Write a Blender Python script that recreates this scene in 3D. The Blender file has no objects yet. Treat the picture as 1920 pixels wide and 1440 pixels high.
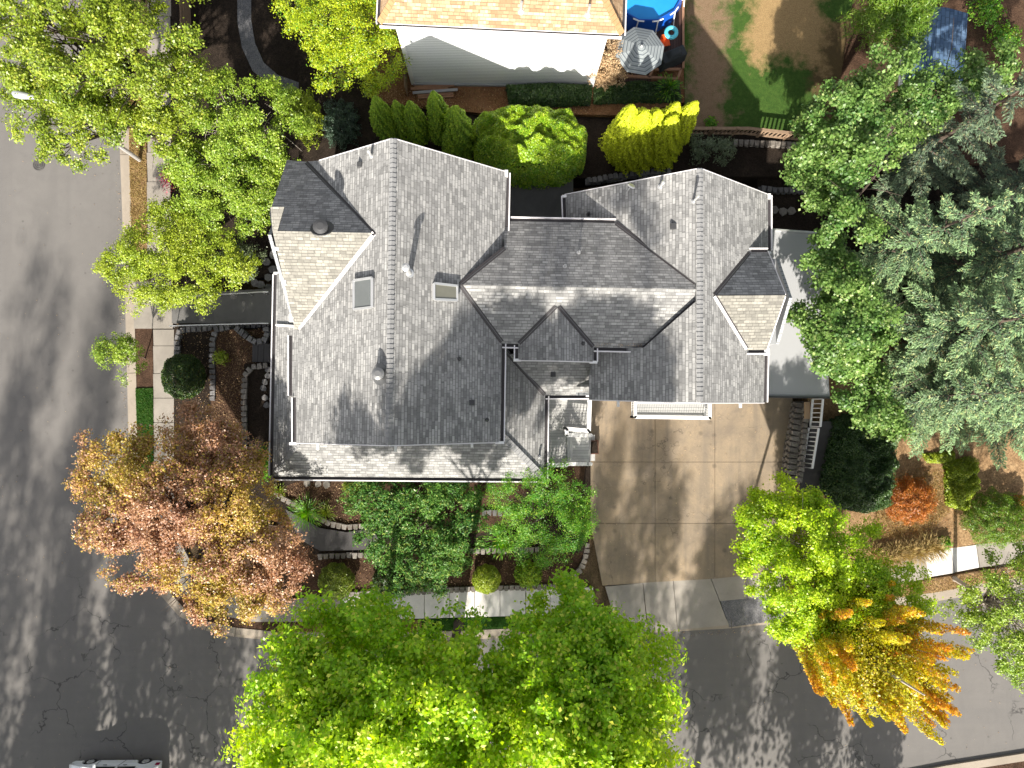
import bpy, math, random
import numpy as np
from mathutils import Vector, Matrix

# ------------------------------------------------------------------ camera, sky, sun
S = bpy.context.scene
C = bpy.context.collection
H = 39.0                       # drone height above the street
F = 1300.0                     # focal length in photo pixels (1920 wide)
NX, NY = 940.0, 770.0          # photo pixel straight below the drone
cam = bpy.data.cameras.new('drone_camera')
cam.sensor_width = 36.0
cam.lens = 36.0 * F / 1920.0
cam.clip_end = 1000.0
camo = bpy.data.objects.new('drone_camera', cam)
C.objects.link(camo)
down = Vector(((NX - 960) / F, -(NY - 720) / F, -1.0)).normalized()
ROT = down.rotation_difference(Vector((0, 0, -1)))
camo.rotation_mode = 'QUATERNION'
camo.rotation_quaternion = ROT
camo.location = (0, 0, H)
S.camera = camo

SUN_EL, SUN_AZ = math.radians(32.0), math.radians(9.0)   # sun south, a little west
world = bpy.data.worlds.new("World"); S.world = world; world.use_nodes = True
wt = world.node_tree; wt.nodes.clear()
sky = wt.nodes.new('ShaderNodeTexSky'); sky.sky_type = 'NISHITA'; sky.sun_disc = False
sky.sun_elevation = SUN_EL; sky.dust_density = 2.5; sky.air_density = 1.0; sky.sun_rotation = math.radians(180 + 9.0)
bg = wt.nodes.new('ShaderNodeBackground'); bg.inputs['Strength'].default_value = 0.095
wo = wt.nodes.new('ShaderNodeOutputWorld')
hz = wt.nodes.new('ShaderNodeHueSaturation'); hz.inputs['Saturation'].default_value = 0.32; wt.links.new(sky.outputs[0], hz.inputs['Color']); wt.links.new(hz.outputs[0], bg.inputs['Color']); wt.links.new(bg.outputs[0], wo.inputs['Surface'])
sun = bpy.data.lights.new('sun', 'SUN'); sun.energy = 5.0; sun.angle = math.radians(0.8); sun.color = (1.0, 0.94, 0.84)
suno = bpy.data.objects.new('sun', sun); C.objects.link(suno)
sdir = Vector((-math.sin(SUN_AZ) * math.cos(SUN_EL), -math.cos(SUN_AZ) * math.cos(SUN_EL), math.sin(SUN_EL)))
suno.rotation_mode = 'QUATERNION'
suno.rotation_quaternion = sdir.to_track_quat('Z', 'Y')
suno.location = (-10, -60, 60)
S.view_settings.view_transform = 'Standard'
S.view_settings.look = 'None'
S.view_settings.exposure = 1.15
S.view_settings.gamma = 1.0
S.cycles.max_bounces = 6
S.cycles.diffuse_bounces = 3
S.cycles.transparent_max_bounces = 4

rnd = random.Random(7)

def ray(px, py):
    return ROT @ Vector(((px - 960) / F, -(py - 720) / F, -1.0))
def P(px, py, z=0.0):
    d = ray(px, py); t = (z - H) / d.z
    return Vector((d.x * t, d.y * t, z))
class Plane:
    """slope through three photo points of known height"""
    def __init__(s, a, b, c):
        a, b, c = P(*a), P(*b), P(*c)
        n = (b - a).cross(c - a).normalized()
        if n.z < 0: n = -n
        s.n, s.a = n, a
        g = Vector((n.x, n.y, 0))
        s.v = Vector((-n.x * n.z, -n.y * n.z, n.x * n.x + n.y * n.y)).normalized() if g.length > 1e-4 else Vector((0, 1, 0))
        s.u = s.v.cross(n).normalized()
    def at(s, px, py):
        d = ray(px, py); o = Vector((0, 0, H))
        t = (s.a - o).dot(s.n) / d.dot(s.n)
        return o + d * t
    def z(s, x, y):
        return s.a.z - (s.n.x * (x - s.a.x) + s.n.y * (y - s.a.y)) / s.n.z

# ------------------------------------------------------------------ materials
def newmat(name):
    m = bpy.data.materials.new(name); m.use_nodes = True
    nt = m.node_tree; nt.nodes.clear()
    out = nt.nodes.new('ShaderNodeOutputMaterial')
    return m, nt, out
class NB:
    def __init__(s, nt): s.nt = nt
    def n(s, t, **kw):
        x = s.nt.nodes.new(t)
        for k, v in kw.items(): setattr(x, k, v)
        return x
    def l(s, a, b): s.nt.links.new(a, b)
    def math(s, op, a, b=None, c=None):
        x = s.n('ShaderNodeMath', operation=op)
        for i, v in enumerate((a, b, c)):
            if v is None: continue
            if isinstance(v, (int, float)): x.inputs[i].default_value = v
            else: s.l(v, x.inputs[i])
        return x.outputs[0]
    def mix(s, fac, a, b, mode='MIX'):
        x = s.n('ShaderNodeMix', data_type='RGBA', blend_type=mode)
        for sock, v in ((x.inputs[0], fac), (x.inputs[6], a), (x.inputs[7], b)):
            if isinstance(v, (int, float)): sock.default_value = v
            elif isinstance(v, tuple): sock.default_value = (*v[:3], 1)
            else: s.l(v, sock)
        return x.outputs[2]
    def noise(s, vec, scale, detail=4, rough=0.6, dist=0.0):
        x = s.n('ShaderNodeTexNoise'); x.inputs['Scale'].default_value = scale
        x.inputs['Detail'].default_value = detail; x.inputs['Roughness'].default_value = rough
        x.inputs['Distortion'].default_value = dist
        if vec is not None: s.l(vec, x.inputs['Vector'])
        return x.outputs[0]
    def ramp(s, fac, stops):
        x = s.n('ShaderNodeValToRGB'); cr = x.color_ramp
        while len(cr.elements) < len(stops): cr.elements.new(0.5)
        for e, (p, c) in zip(cr.elements, stops):
            e.position = p
            e.color = (c, c, c, 1) if isinstance(c, (int, float)) else (*c, 1)
        s.l(fac, x.inputs[0]); return x.outputs[0]
    def bump(s, h, strength=0.4, dist=0.02):
        x = s.n('ShaderNodeBump'); x.inputs['Strength'].default_value = strength
        x.inputs['Distance'].default_value = dist; s.l(h, x.inputs['Height']); return x.outputs[0]
    def pos(s):
        return s.n('ShaderNodeNewGeometry').outputs['Position']
    def bsdf(s, out, col, rough=0.8, metal=0.0, normal=None, spec=0.3):
        b = s.n('ShaderNodeBsdfPrincipled')
        if isinstance(col, tuple): b.inputs['Base Color'].default_value = (*col[:3], 1)
        else: s.l(col, b.inputs['Base Color'])
        if isinstance(rough, (int, float)): b.inputs['Roughness'].default_value = rough
        else: s.l(rough, b.inputs['Roughness'])
        b.inputs['Metallic'].default_value = metal
        b.inputs['Specular IOR Level'].default_value = spec
        if normal is not None: s.l(normal, b.inputs['Normal'])
        s.l(b.outputs[0], out.inputs['Surface']); return b

def plain(name, col, rough=0.6, metal=0.0, var=0.15, scale=3.0, spec=0.4):
    m, nt, out = newmat(name); k = NB(nt)
    p = k.pos(); n = k.noise(p, scale, 5)
    c = k.mix(n, tuple(v * (1 - var) for v in col), tuple(min(1, v * (1 + var)) for v in col))
    k.bsdf(out, c, rough, metal, k.bump(k.noise(p, 30, 3), 0.1, 0.004), spec)
    return m

def shingle(name, dark, mid, light, row=0.15, tab=0.27, line=0.75):
    m, nt, out = newmat(name); k = NB(nt)
    uv = k.n('ShaderNodeUVMap').outputs[0]
    sp = k.n('ShaderNodeSeparateXYZ'); k.l(uv, sp.inputs[0])
    u, v = sp.outputs[0], sp.outputs[1]
    vr = k.math('DIVIDE', v, row); ri = k.math('FLOOR', vr); rf = k.math('FRACT', vr)
    wn = k.n('ShaderNodeTexWhiteNoise', noise_dimensions='1D'); k.l(ri, wn.inputs['W'])
    uc = k.math('ADD', k.math('DIVIDE', u, tab), k.math('MULTIPLY', wn.outputs[0], 7.3))
    # merge neighbouring tabs irregularly
    ci = k.math('FLOOR', uc); cf = k.math('FRACT', uc)
    comb = k.n('ShaderNodeCombineXYZ'); k.l(k.math('FLOOR', k.math('MULTIPLY', uc, 0.8)), comb.inputs[0]); k.l(ri, comb.inputs[1])
    w2 = k.n('ShaderNodeTexWhiteNoise', noise_dimensions='2D'); k.l(comb.outputs[0], w2.inputs['Vector'])
    comb2 = k.n('ShaderNodeCombineXYZ'); k.l(ci, comb2.inputs[0]); k.l(ri, comb2.inputs[1])
    w3 = k.n('ShaderNodeTexWhiteNoise', noise_dimensions='2D'); k.l(comb2.outputs[0], w3.inputs['Vector'])
    val = k.math('ADD', k.math('MULTIPLY', w2.outputs[0], 0.6), k.math('MULTIPLY', w3.outputs[0], 0.4))
    col = k.ramp(val, [(0.12, dark), (0.5, mid), (0.9, light)])
    # dark slot below each course and between some tabs: printed line plus painted edge shadow
    slot = k.math('LESS_THAN', rf, 0.2)
    jag = k.math('GREATER_THAN', w3.outputs[0], 0.35)
    side = k.math('LESS_THAN', cf, 0.1)
    dk = k.math('MAXIMUM', k.math('MULTIPLY', slot, k.math('ADD', 0.35, k.math('MULTIPLY', jag, 0.65))), k.math('MULTIPLY', side, 0.6))
    col = k.mix(k.math('MULTIPLY', dk, line), col, tuple(c * 0.25 for c in dark))
    p = k.pos()
    streak = k.noise(p, 0.5, 5, 0.65)
    col = k.mix(k.ramp(streak, [(0.35, 0.0), (0.7, 0.18)]), col, tuple(c * 0.6 for c in mid))
    mp = k.n('ShaderNodeMapping'); mp.inputs['Scale'].default_value = (1.7, 0.14, 1); k.l(uv, mp.inputs[0]); run = k.noise(mp.outputs[0], 1.0, 5, 0.65)
    col = k.mix(k.ramp(run, [(0.5, 0.0), (0.68, 0.32)]), col, tuple(c * 0.55 for c in mid))
    col = k.mix(k.ramp(run, [(0.3, 0.25), (0.42, 0.0)]), col, light)
    gr = k.noise(p, 90, 2)
    col = k.mix(k.math('MULTIPLY', gr, 0.25), col, light)
    hgt = k.math('ADD', k.math('SUBTRACT', 1.0, rf), k.math('MULTIPLY', w3.outputs[0], 0.8))
    k.bsdf(out, col, 0.92, 0, k.bump(hgt, 0.9, 0.022), 0.2)
    return m

M = {}
M['shingle'] = shingle('grey_asphalt_shingle', (0.15, 0.149, 0.147), (0.265, 0.262, 0.258), (0.42, 0.413, 0.40))
M['shingle_weathered'] = shingle('weathered_asphalt_shingle', (0.14, 0.134, 0.12), (0.225, 0.215, 0.19), (0.34, 0.322, 0.28))
M['shingle_tan'] = shingle('tan_asphalt_shingle', (0.22, 0.125, 0.065), (0.37, 0.24, 0.14), (0.58, 0.43, 0.28), row=0.15, tab=0.27)
M['shingle_blue'] = shingle('slate_blue_shingle', (0.05, 0.09, 0.17), (0.08, 0.14, 0.24), (0.12, 0.19, 0.30), row=0.2, tab=0.4)
M['cap'] = plain('ridge_cap_shingle', (0.23, 0.23, 0.232), 0.9, 0, 0.35, 6, 0.2)
M['white'] = plain('white_paint', (0.80, 0.79, 0.78), 0.45, 0, 0.04)
M['trim'] = plain('gutter_lip_white', (0.78, 0.75, 0.76), 0.4, 0, 0.05)
M['gutter'] = plain('gutter_inside_dark', (0.045, 0.040, 0.042), 0.6, 0, 0.2)
M['flash'] = plain('valley_metal', (0.12, 0.12, 0.122), 0.4, 0.5, 0.2)
M['flash_lit'] = plain('valley_metal_lit', (0.72, 0.68, 0.68), 0.35, 0.1, 0.06)  # same valley metal with sunlit glare put into its colour
M['metal'] = plain('galvanised_metal', (0.62, 0.62, 0.62), 0.35, 0.6, 0.1)
M['lampgrey'] = plain('lamp_paint', (0.36, 0.37, 0.40), 0.5, 0.2, 0.08)
M['ventgrey'] = plain('painted_vent_grey', (0.2, 0.2, 0.2), 0.4, 0.4, 0.1)
M['dark_metal'] = plain('dark_metal', (0.07, 0.07, 0.072), 0.5, 0.3, 0.2)
M['greywall'] = plain('grey_wall_paint', (0.30, 0.31, 0.32), 0.7, 0, 0.06)
M['membrane'] = plain('grey_roof_membrane', (0.37, 0.375, 0.385), 0.75, 0, 0.05, 0.6)
M['black'] = plain('black_plastic', (0.018, 0.018, 0.02), 0.5, 0, 0.3)
M['orange'] = plain('orange_plastic', (0.75, 0.11, 0.02), 0.5, 0, 0.1)
M['aqua'] = plain('aqua_vinyl', (0.10, 0.52, 0.66), 0.3, 0, 0.08)
M['blue'] = plain('blue_vinyl', (0.01, 0.09, 0.45), 0.35, 0, 0.1)
M['cover'] = plain('black_fabric_cover', (0.022, 0.026, 0.03), 0.8, 0, 0.3)
M['lumber'] = plain('weathered_lumber', (0.28, 0.15, 0.09), 0.8, 0, 0.3, 5)
M['lumber_grey'] = plain('grey_lumber', (0.32, 0.31, 0.33), 0.8, 0, 0.2, 5)
M['fence'] = plain('fence_wood', (0.25, 0.17, 0.11), 0.85, 0, 0.35, 4)
M['brownpaint'] = plain('brown_planter', (0.10, 0.035, 0.02), 0.7, 0, 0.3)
M['sidepanel'] = plain('warm_siding', (0.42, 0.28, 0.17), 0.75, 0, 0.15)
M['bark'] = plain('bark', (0.075, 0.055, 0.042), 0.9, 0, 0.4, 8)
M['bark_pale'] = plain('pale_bark', (0.38, 0.33, 0.28), 0.85, 0, 0.3, 8)
M['tyre'] = plain('tyre_rubber', (0.02, 0.02, 0.02), 0.8, 0, 0.2)
M['carpaint'] = plain('white_car_paint', (0.80, 0.82, 0.84), 0.18, 0, 0.02, 1, 0.6)
M['taillight'] = plain('tail_light', (0.30, 0.005, 0.05), 0.15, 0, 0.1)
M['carglass'] = plain('dark_glass', (0.01, 0.012, 0.014), 0.05, 0, 0.1, 1, 0.8)
M['pink'] = plain('pink_petals', (0.62, 0.06, 0.16), 0.6, 0, 0.3, 20)
M['iron'] = plain('cast_iron', (0.10, 0.095, 0.09), 0.6, 0.4, 0.3)

def stone(name, a, b):
    m, nt, out = newmat(name); k = NB(nt)
    p = k.pos(); at = k.n('ShaderNodeAttribute'); at.attribute_name = 'tint'
    n = k.noise(p, 9, 6, 0.7)
    c = k.mix(at.outputs['Fac'], a, b)
    c = k.mix(k.ramp(n, [(0.35, 0.0), (0.7, 0.7)]), c, tuple(v * 0.45 for v in a))
    k.bsdf(out, c, 0.9, 0, k.bump(n, 0.8, 0.03), 0.2); return m
M['stone'] = stone('retaining_block_stone', (0.17, 0.15, 0.13), (0.33, 0.30, 0.27))
M['stone_dark'] = stone('dark_garden_stone', (0.13, 0.125, 0.125), (0.26, 0.25, 0.25))

def concrete(name, col, stain=0.5, scale=0.5, fine=25):
    m, nt, out = newmat(name); k = NB(nt)
    p = k.pos()
    n1 = k.noise(p, scale, 6, 0.65, 0.4); n2 = k.noise(p, fine, 4, 0.7); n3 = k.noise(p, scale * 5, 5, 0.7, 0.8)
    c = k.mix(k.ramp(n1, [(0.3, 0.0), (0.72, 1.0)]), tuple(v * (1 - stain * 0.5) for v in col), tuple(v * (1 + stain * 0.22) for v in col))
    c = k.mix(k.ramp(n3, [(0.52, 0.0), (0.75, 0.35)]), c, tuple(v * 0.6 for v in col))
    c = k.mix(k.math('MULTIPLY', k.ramp(n2, [(0.3, 0.0), (0.8, 1.0)]), 0.35), c, tuple(v * 0.62 for v in col))
    k.bsdf(out, c, 0.85, 0, k.bump(n2, 0.3, 0.01), 0.25); return m
M['walk'] = concrete('sidewalk_concrete', (0.30, 0.27, 0.235), 0.55)
M['walk_pale'] = concrete('pale_sidewalk_concrete', (0.66, 0.63, 0.60), 0.3)
def drive():
    m, nt, out = newmat('driveway_concrete'); k = NB(nt)
    p = k.pos(); n1 = k.noise(p, 0.4, 7, 0.7, 0.5); n2 = k.noise(p, 30, 4, 0.75); n3 = k.noise(p, 2.2, 6, 0.7, 1.0)
    mp = k.n('ShaderNodeMapping'); mp.inputs['Scale'].default_value = (1.6, 0.12, 1); k.l(p, mp.inputs[0]); st = k.noise(mp.outputs[0], 1.0, 5, 0.65)
    c = k.ramp(n1, [(0.32, (0.20, 0.16, 0.12)), (0.5, (0.275, 0.215, 0.15)), (0.68, (0.35, 0.265, 0.175))])
    c = k.mix(k.ramp(st, [(0.48, 0.0), (0.66, 0.45)]), c, (0.15, 0.13, 0.11))
    c = k.mix(k.ramp(n3, [(0.55, 0.0), (0.72, 0.5)]), c, (0.14, 0.12, 0.10))
    c = k.mix(k.ramp(n3, [(0.25, 0.35), (0.40, 0.0)]), c, (0.40, 0.34, 0.26))
    c = k.mix(k.math('MULTIPLY', k.ramp(n2, [(0.35, 0.0), (0.75, 1.0)]), 0.45), c, (0.12, 0.10, 0.08))
    nz = k.n('ShaderNodeTexNoise'); nz.inputs['Scale'].default_value = 1.4; nz.inputs['Detail'].default_value = 5; k.l(p, nz.inputs['Vector'])
    sc = k.n('ShaderNodeVectorMath', operation='SCALE'); sc.inputs['Scale'].default_value = 1.1; k.l(nz.outputs[1], sc.inputs[0])
    wv = k.n('ShaderNodeVectorMath', operation='ADD'); k.l(p, wv.inputs[0]); k.l(sc.outputs[0], wv.inputs[1])
    vo = k.n('ShaderNodeTexVoronoi', feature='DISTANCE_TO_EDGE'); vo.inputs['Scale'].default_value = 0.22; k.l(wv.outputs[0], vo.inputs['Vector'])
    cr = k.math('MULTIPLY', k.ramp(vo.outputs['Distance'], [(0.0, 1.0), (0.004, 0.0)]), k.ramp(k.noise(p, 0.3, 3), [(0.5, 0.0), (0.58, 0.7)]))
    c = k.mix(cr, c, (0.06, 0.05, 0.04))
    sp = k.n('ShaderNodeTexVoronoi'); sp.inputs['Scale'].default_value = 0.8; k.l(p, sp.inputs['Vector'])
    c = k.mix(k.ramp(sp.outputs['Distance'], [(0.06, 0.5), (0.14, 0.0)]), c, (0.09, 0.075, 0.06))
    k.bsdf(out, c, 0.85, 0, k.bump(n2, 0.35, 0.012), 0.25); return m
M['drive'] = drive()
M['apron'] = concrete('apron_concrete', (0.33, 0.30, 0.265), 0.4)
M['kerbc'] = concrete('kerb_concrete', (0.34, 0.29, 0.235), 0.35)
M['patio'] = concrete('patio_concrete', (0.15, 0.145, 0.14), 0.6)
M['joint'] = plain('joint_filler', (0.11, 0.09, 0.07), 0.95, 0, 0.3)
M['path_asphalt'] = concrete('dark_path', (0.085, 0.08, 0.08), 0.4)

def asphalt():
    m, nt, out = newmat('street_asphalt'); k = NB(nt)
    p = k.pos()
    agg = k.noise(p, 60, 3, 0.8); n1 = k.noise(p, 0.12, 5, 0.6); n2 = k.noise(p, 1.4, 6, 0.7, 0.6)
    mp = k.n('ShaderNodeMapping'); mp.inputs['Scale'].default_value = (0.06, 1.3, 1); k.l(p, mp.inputs[0])
    n3 = k.noise(mp.outputs[0], 1.0, 4, 0.6)
    c = k.mix(k.ramp(n1, [(0.3, 0.0), (0.7, 1.0)]), (0.122, 0.113, 0.106), (0.152, 0.142, 0.133))
    c = k.mix(k.math('MULTIPLY', k.ramp(n2, [(0.4, 0.0), (0.7, 1.0)]), 0.45), c, (0.098, 0.092, 0.088))
    mq = k.n('ShaderNodeMapping'); mq.inputs['Scale'].default_value = (1.1, 0.05, 1); k.l(p, mq.inputs[0])
    c = k.mix(k.ramp(k.noise(mq.outputs[0], 1.0, 4, 0.6), [(0.5, 0.0), (0.68, 0.4)]), c, (0.10, 0.094, 0.09))
    sx = k.n('ShaderNodeSeparateXYZ'); k.l(p, sx.inputs[0])
    low = k.n('ShaderNodeMapRange'); low.inputs['From Min'].default_value = -8.5; low.inputs['From Max'].default_value = -11
    k.l(sx.outputs[1], low.inputs['Value']); south = low.outputs[0]
    c = k.mix(k.math('MULTIPLY', k.math('MULTIPLY', k.ramp(n3, [(0.45, 0.0), (0.6, 1.0)]), south), 0.3), c, (0.105, 0.10, 0.098))
    c = k.mix(k.math('MULTIPLY', k.ramp(agg, [(0.35, 0.0), (0.7, 1.0)]), 0.6), c, (0.21, 0.20, 0.19))
    # sealed and open cracks
    wv = k.n('ShaderNodeVectorMath', operation='ADD'); k.l(p, wv.inputs[0])
    nz = k.n('ShaderNodeTexNoise'); nz.inputs['Scale'].default_value = 1.1; nz.inputs['Detail'].default_value = 5; k.l(p, nz.inputs['Vector'])
    sc = k.n('ShaderNodeVectorMath', operation='SCALE'); sc.inputs['Scale'].default_value = 1.7; k.l(nz.outputs[1], sc.inputs[0]); k.l(sc.outputs[0], wv.inputs[1])
    vo = k.n('ShaderNodeTexVoronoi', feature='DISTANCE_TO_EDGE'); vo.inputs['Scale'].default_value = 0.27; k.l(wv.outputs[0], vo.inputs['Vector'])
    cr = k.ramp(vo.outputs['Distance'], [(0.0, 1.0), (0.011, 0.0)])
    msk = k.ramp(k.noise(p, 0.35, 3), [(0.44, 0.0), (0.54, 1.0)])
    crack = k.math('MULTIPLY', k.math('MULTIPLY', cr, msk), k.math('ADD', 0.04, k.math('MULTIPLY', south, 0.85)))
    c = k.mix(crack, c, (0.035, 0.033, 0.032))
    sp = k.n('ShaderNodeTexVoronoi'); sp.inputs['Scale'].default_value = 0.9; k.l(p, sp.inputs['Vector'])
    c = k.mix(k.ramp(sp.outputs['Distance'], [(0.03, 0.45), (0.075, 0.0)]), c, (0.05, 0.045, 0.04))
    k.bsdf(out, c, 0.82, 0, k.bump(agg, 0.4, 0.008), 0.3); return m
M['asphalt'] = asphalt()

def groundmat(name, cols, scale=1.0, fine=14, bumpd=0.05):
    m, nt, out = newmat(name); k = NB(nt)
    p = k.pos(); n1 = k.noise(p, scale, 6, 0.7, 0.5); n2 = k.noise(p, fine, 5, 0.75); n3 = k.noise(p, fine * 3.1, 3, 0.7)
    c = k.ramp(n1, [(0.3, cols[0]), (0.5, cols[1]), (0.7, cols[2])])
    c = k.mix(k.ramp(n2, [(0.35, 0.75), (0.62, 0.0)]), c, tuple(v * 0.3 for v in cols[0]))
    c = k.mix(k.ramp(n3, [(0.56, 0.0), (0.75, 0.6)]), c, tuple(min(1, v * 1.9) for v in cols[2]))
    k.bsdf(out, c, 0.95, 0, k.bump(n2, 0.9, bumpd), 0.1); return m
M['soil'] = groundmat('bark_mulch', ((0.045, 0.027, 0.018), (0.09, 0.052, 0.034), (0.15, 0.09, 0.058)), 0.9)
M['soil_dark'] = groundmat('dark_damp_soil', ((0.020, 0.015, 0.012), (0.035, 0.026, 0.020), (0.055, 0.04, 0.03)), 0.8)
M['soil_warm'] = groundmat('dry_brown_soil', ((0.16, 0.075, 0.035), (0.25, 0.125, 0.06), (0.33, 0.19, 0.10)), 0.6)
M['straw'] = groundmat('dry_straw_ground', ((0.20, 0.12, 0.06), (0.33, 0.21, 0.11), (0.46, 0.31, 0.17)), 1.2, 9)
M['gravel'] = groundmat('grey_gravel', ((0.12, 0.12, 0.13), (0.19, 0.19, 0.20), (0.28, 0.27, 0.27)), 2.0, 18)
M['base'] = groundmat('bare_ground', ((0.07, 0.05, 0.03), (0.12, 0.085, 0.05), (0.17, 0.12, 0.07)), 0.3)
M['turf'] = groundmat('green_turf', ((0.018, 0.06, 0.008), (0.03, 0.09, 0.012), (0.05, 0.12, 0.02)), 2.0, 20)
def lawn():
    m, nt, out = newmat('patchy_lawn'); k = NB(nt)
    p = k.pos(); sp = k.n('ShaderNodeSeparateXYZ'); k.l(p, sp.inputs[0])
    wob = k.math('MULTIPLY', k.math('SUBTRACT', k.noise(p, 0.55, 6, 0.65), 0.5), 4.2)
    wob2 = k.math('MULTIPLY', k.math('SUBTRACT', k.noise(p, 3.0, 5, 0.7), 0.5), 1.6)
    w = k.math('ADD', wob, wob2)
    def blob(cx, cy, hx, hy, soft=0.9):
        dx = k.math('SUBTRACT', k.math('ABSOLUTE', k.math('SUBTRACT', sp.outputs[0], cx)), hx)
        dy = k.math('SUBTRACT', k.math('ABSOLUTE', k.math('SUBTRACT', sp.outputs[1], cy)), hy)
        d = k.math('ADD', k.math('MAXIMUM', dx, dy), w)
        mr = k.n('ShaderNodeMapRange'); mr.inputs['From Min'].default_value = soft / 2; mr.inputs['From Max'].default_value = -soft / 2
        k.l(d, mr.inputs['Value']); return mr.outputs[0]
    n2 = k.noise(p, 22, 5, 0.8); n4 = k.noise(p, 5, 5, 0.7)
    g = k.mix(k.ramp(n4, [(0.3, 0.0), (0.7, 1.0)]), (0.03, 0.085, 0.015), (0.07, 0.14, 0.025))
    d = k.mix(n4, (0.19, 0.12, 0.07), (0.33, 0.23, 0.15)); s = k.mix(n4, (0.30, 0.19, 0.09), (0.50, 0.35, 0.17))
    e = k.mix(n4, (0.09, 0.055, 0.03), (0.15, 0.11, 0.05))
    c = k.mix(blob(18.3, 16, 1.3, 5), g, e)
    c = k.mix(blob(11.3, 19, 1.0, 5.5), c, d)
    c = k.mix(blob(15.6, 24, 2.0, 5.0), c, s)  # dry straw laid over the sunlit area, its brightness put into the colour
    c = k.mix(k.ramp(n2, [(0.35, 0.6), (0.6, 0.0)]), c, (0.035, 0.03, 0.012))
    k.bsdf(out, c, 0.95, 0, k.bump(n2, 0.9, 0.04), 0.1); return m
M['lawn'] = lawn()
M['dirt'] = groundmat('bare_dirt', ((0.16, 0.10, 0.06), (0.26, 0.17, 0.105), (0.36, 0.25, 0.16)), 0.9, 14)

def boards(name, col, axis, pitch, gap=0.08, var=0.12, rough=0.6):
    m, nt, out = newmat(name); k = NB(nt)
    p = k.pos(); sp = k.n('ShaderNodeSeparateXYZ'); k.l(p, sp.inputs[0])
    d = k.math('DIVIDE', sp.outputs[axis], pitch); f = k.math('FRACT', d)
    wn = k.n('ShaderNodeTexWhiteNoise', noise_dimensions='1D'); k.l(k.math('FLOOR', d), wn.inputs['W'])
    c = k.mix(wn.outputs[0], tuple(v * (1 - var) for v in col), tuple(v * (1 + var) for v in col))
    c = k.mix(k.math('MULTIPLY', k.noise(p, 8, 5), 0.3), c, tuple(v * 0.6 for v in col))
    c = k.mix(k.math('LESS_THAN', f, gap), c, tuple(v * 0.2 for v in col))
    hg = k.math('GREATER_THAN', f, gap)
    k.bsdf(out, c, rough, 0, k.bump(hg, 0.5, 0.01), 0.3); return m
M['deck_y'] = boards('grey_deck_boards', (0.50, 0.495, 0.48), 1, 0.15, 0.08)
M['deck_x'] = boards('grey_deck_steps', (0.54, 0.535, 0.52), 0, 0.15, 0.07)
M['deck_brown'] = boards('brown_deck_boards', (0.085, 0.045, 0.035), 0, 0.15, 0.15)
M['siding'] = boards('white_lap_siding', (0.86, 0.87, 0.88), 2, 0.16, 0.1, 0.015)
M['siding_grey'] = boards('grey_lap_siding', (0.33, 0.34, 0.35), 2, 0.16, 0.1, 0.03)

def glass(name, col, rough=0.06):
    m, nt, out = newmat(name); k = NB(nt)
    k.bsdf(out, k.mix(k.noise(k.pos(), 1.5, 3), tuple(v * .8 for v in col), tuple(v * 1.2 for v in col)), rough, 0.0, None, 1.0); return m
M['skyglass'] = glass('skylight_glass', (0.13, 0.14, 0.14))
M['skyglass_dim'] = glass('skylight_glass_dim', (0.15, 0.145, 0.11))
def water():
    m, nt, out = newmat('pool_water'); k = NB(nt)
    p = k.pos(); k.bsdf(out, k.mix(k.noise(p, 0.8, 2), (0.01, 0.22, 0.62), (0.03, 0.32, 0.75)), 0.08, 0, k.bump(k.noise(p, 5, 3), 0.1, 0.02), 0.5); return m
M['water'] = water()
def canopy_mat():
    m, nt, out = newmat('striped_canopy'); k = NB(nt)
    uv = k.n('ShaderNodeUVMap').outputs[0]; sp = k.n('ShaderNodeSeparateXYZ'); k.l(uv, sp.inputs[0])
    f = k.math('FRACT', k.math('MULTIPLY', sp.outputs[0], 7.0))
    c = k.ramp(f, [(0.0, (0.06, 0.08, 0.10)), (0.3, (0.075, 0.095, 0.115)), (0.34, (0.25, 0.28, 0.29)), (0.62, (0.27, 0.30, 0.31)), (0.66, (0.10, 0.12, 0.145)), (0.78, (0.24, 0.27, 0.28))])
    k.bsdf(out, k.mix(k.math('MULTIPLY', k.noise(k.pos(), 3, 5), 0.4), c, (0.3, 0.31, 0.31)), 0.8, 0, None, 0.2); return m
M['canopy'] = canopy_mat()

def leafmat(name, a, b, c, trans=0.28, rough=0.42, spec=0.5):
    """a..b mixed per clump, c is the odd leaf; 'clump' and 'tint' are per-leaf attributes"""
    m, nt, out = newmat(name); k = NB(nt)
    cl = k.n('ShaderNodeAttribute'); cl.attribute_name = 'clump'
    ti = k.n('ShaderNodeAttribute'); ti.attribute_name = 'tint'
    col = k.mix(cl.outputs['Fac'], a, b)
    col = k.mix(k.ramp(ti.outputs['Fac'], [(0.84, 0.0), (0.97, 0.8)]), col, c)
    br = k.math('ADD', 0.72, k.math('MULTIPLY', k.math('FRACT', k.math('MULTIPLY', ti.outputs['Fac'], 13.7)), 0.56))
    hs = k.n('ShaderNodeHueSaturation'); k.l(col, hs.inputs['Color']); k.l(br, hs.inputs['Value'])
    col = hs.outputs[0]
    b = k.n('ShaderNodeBsdfPrincipled'); k.l(col, b.inputs['Base Color']); b.inputs['Roughness'].default_value = rough
    b.inputs['Specular IOR Level'].default_value = spec
    t = k.n('ShaderNodeBsdfTranslucent'); tc = k.n('ShaderNodeHueSaturation'); tc.inputs['Value'].default_value = 1.5; tc.inputs['Saturation'].default_value = 1.1
    k.l(col, tc.inputs['Color']); k.l(tc.outputs[0], t.inputs['Color'])
    mx = k.n('ShaderNodeMixShader'); mx.inputs[0].default_value = trans
    k.l(b.outputs[0], mx.inputs[1]); k.l(t.outputs[0], mx.inputs[2]); k.l(mx.outputs[0], out.inputs['Surface'])
    return m
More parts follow.
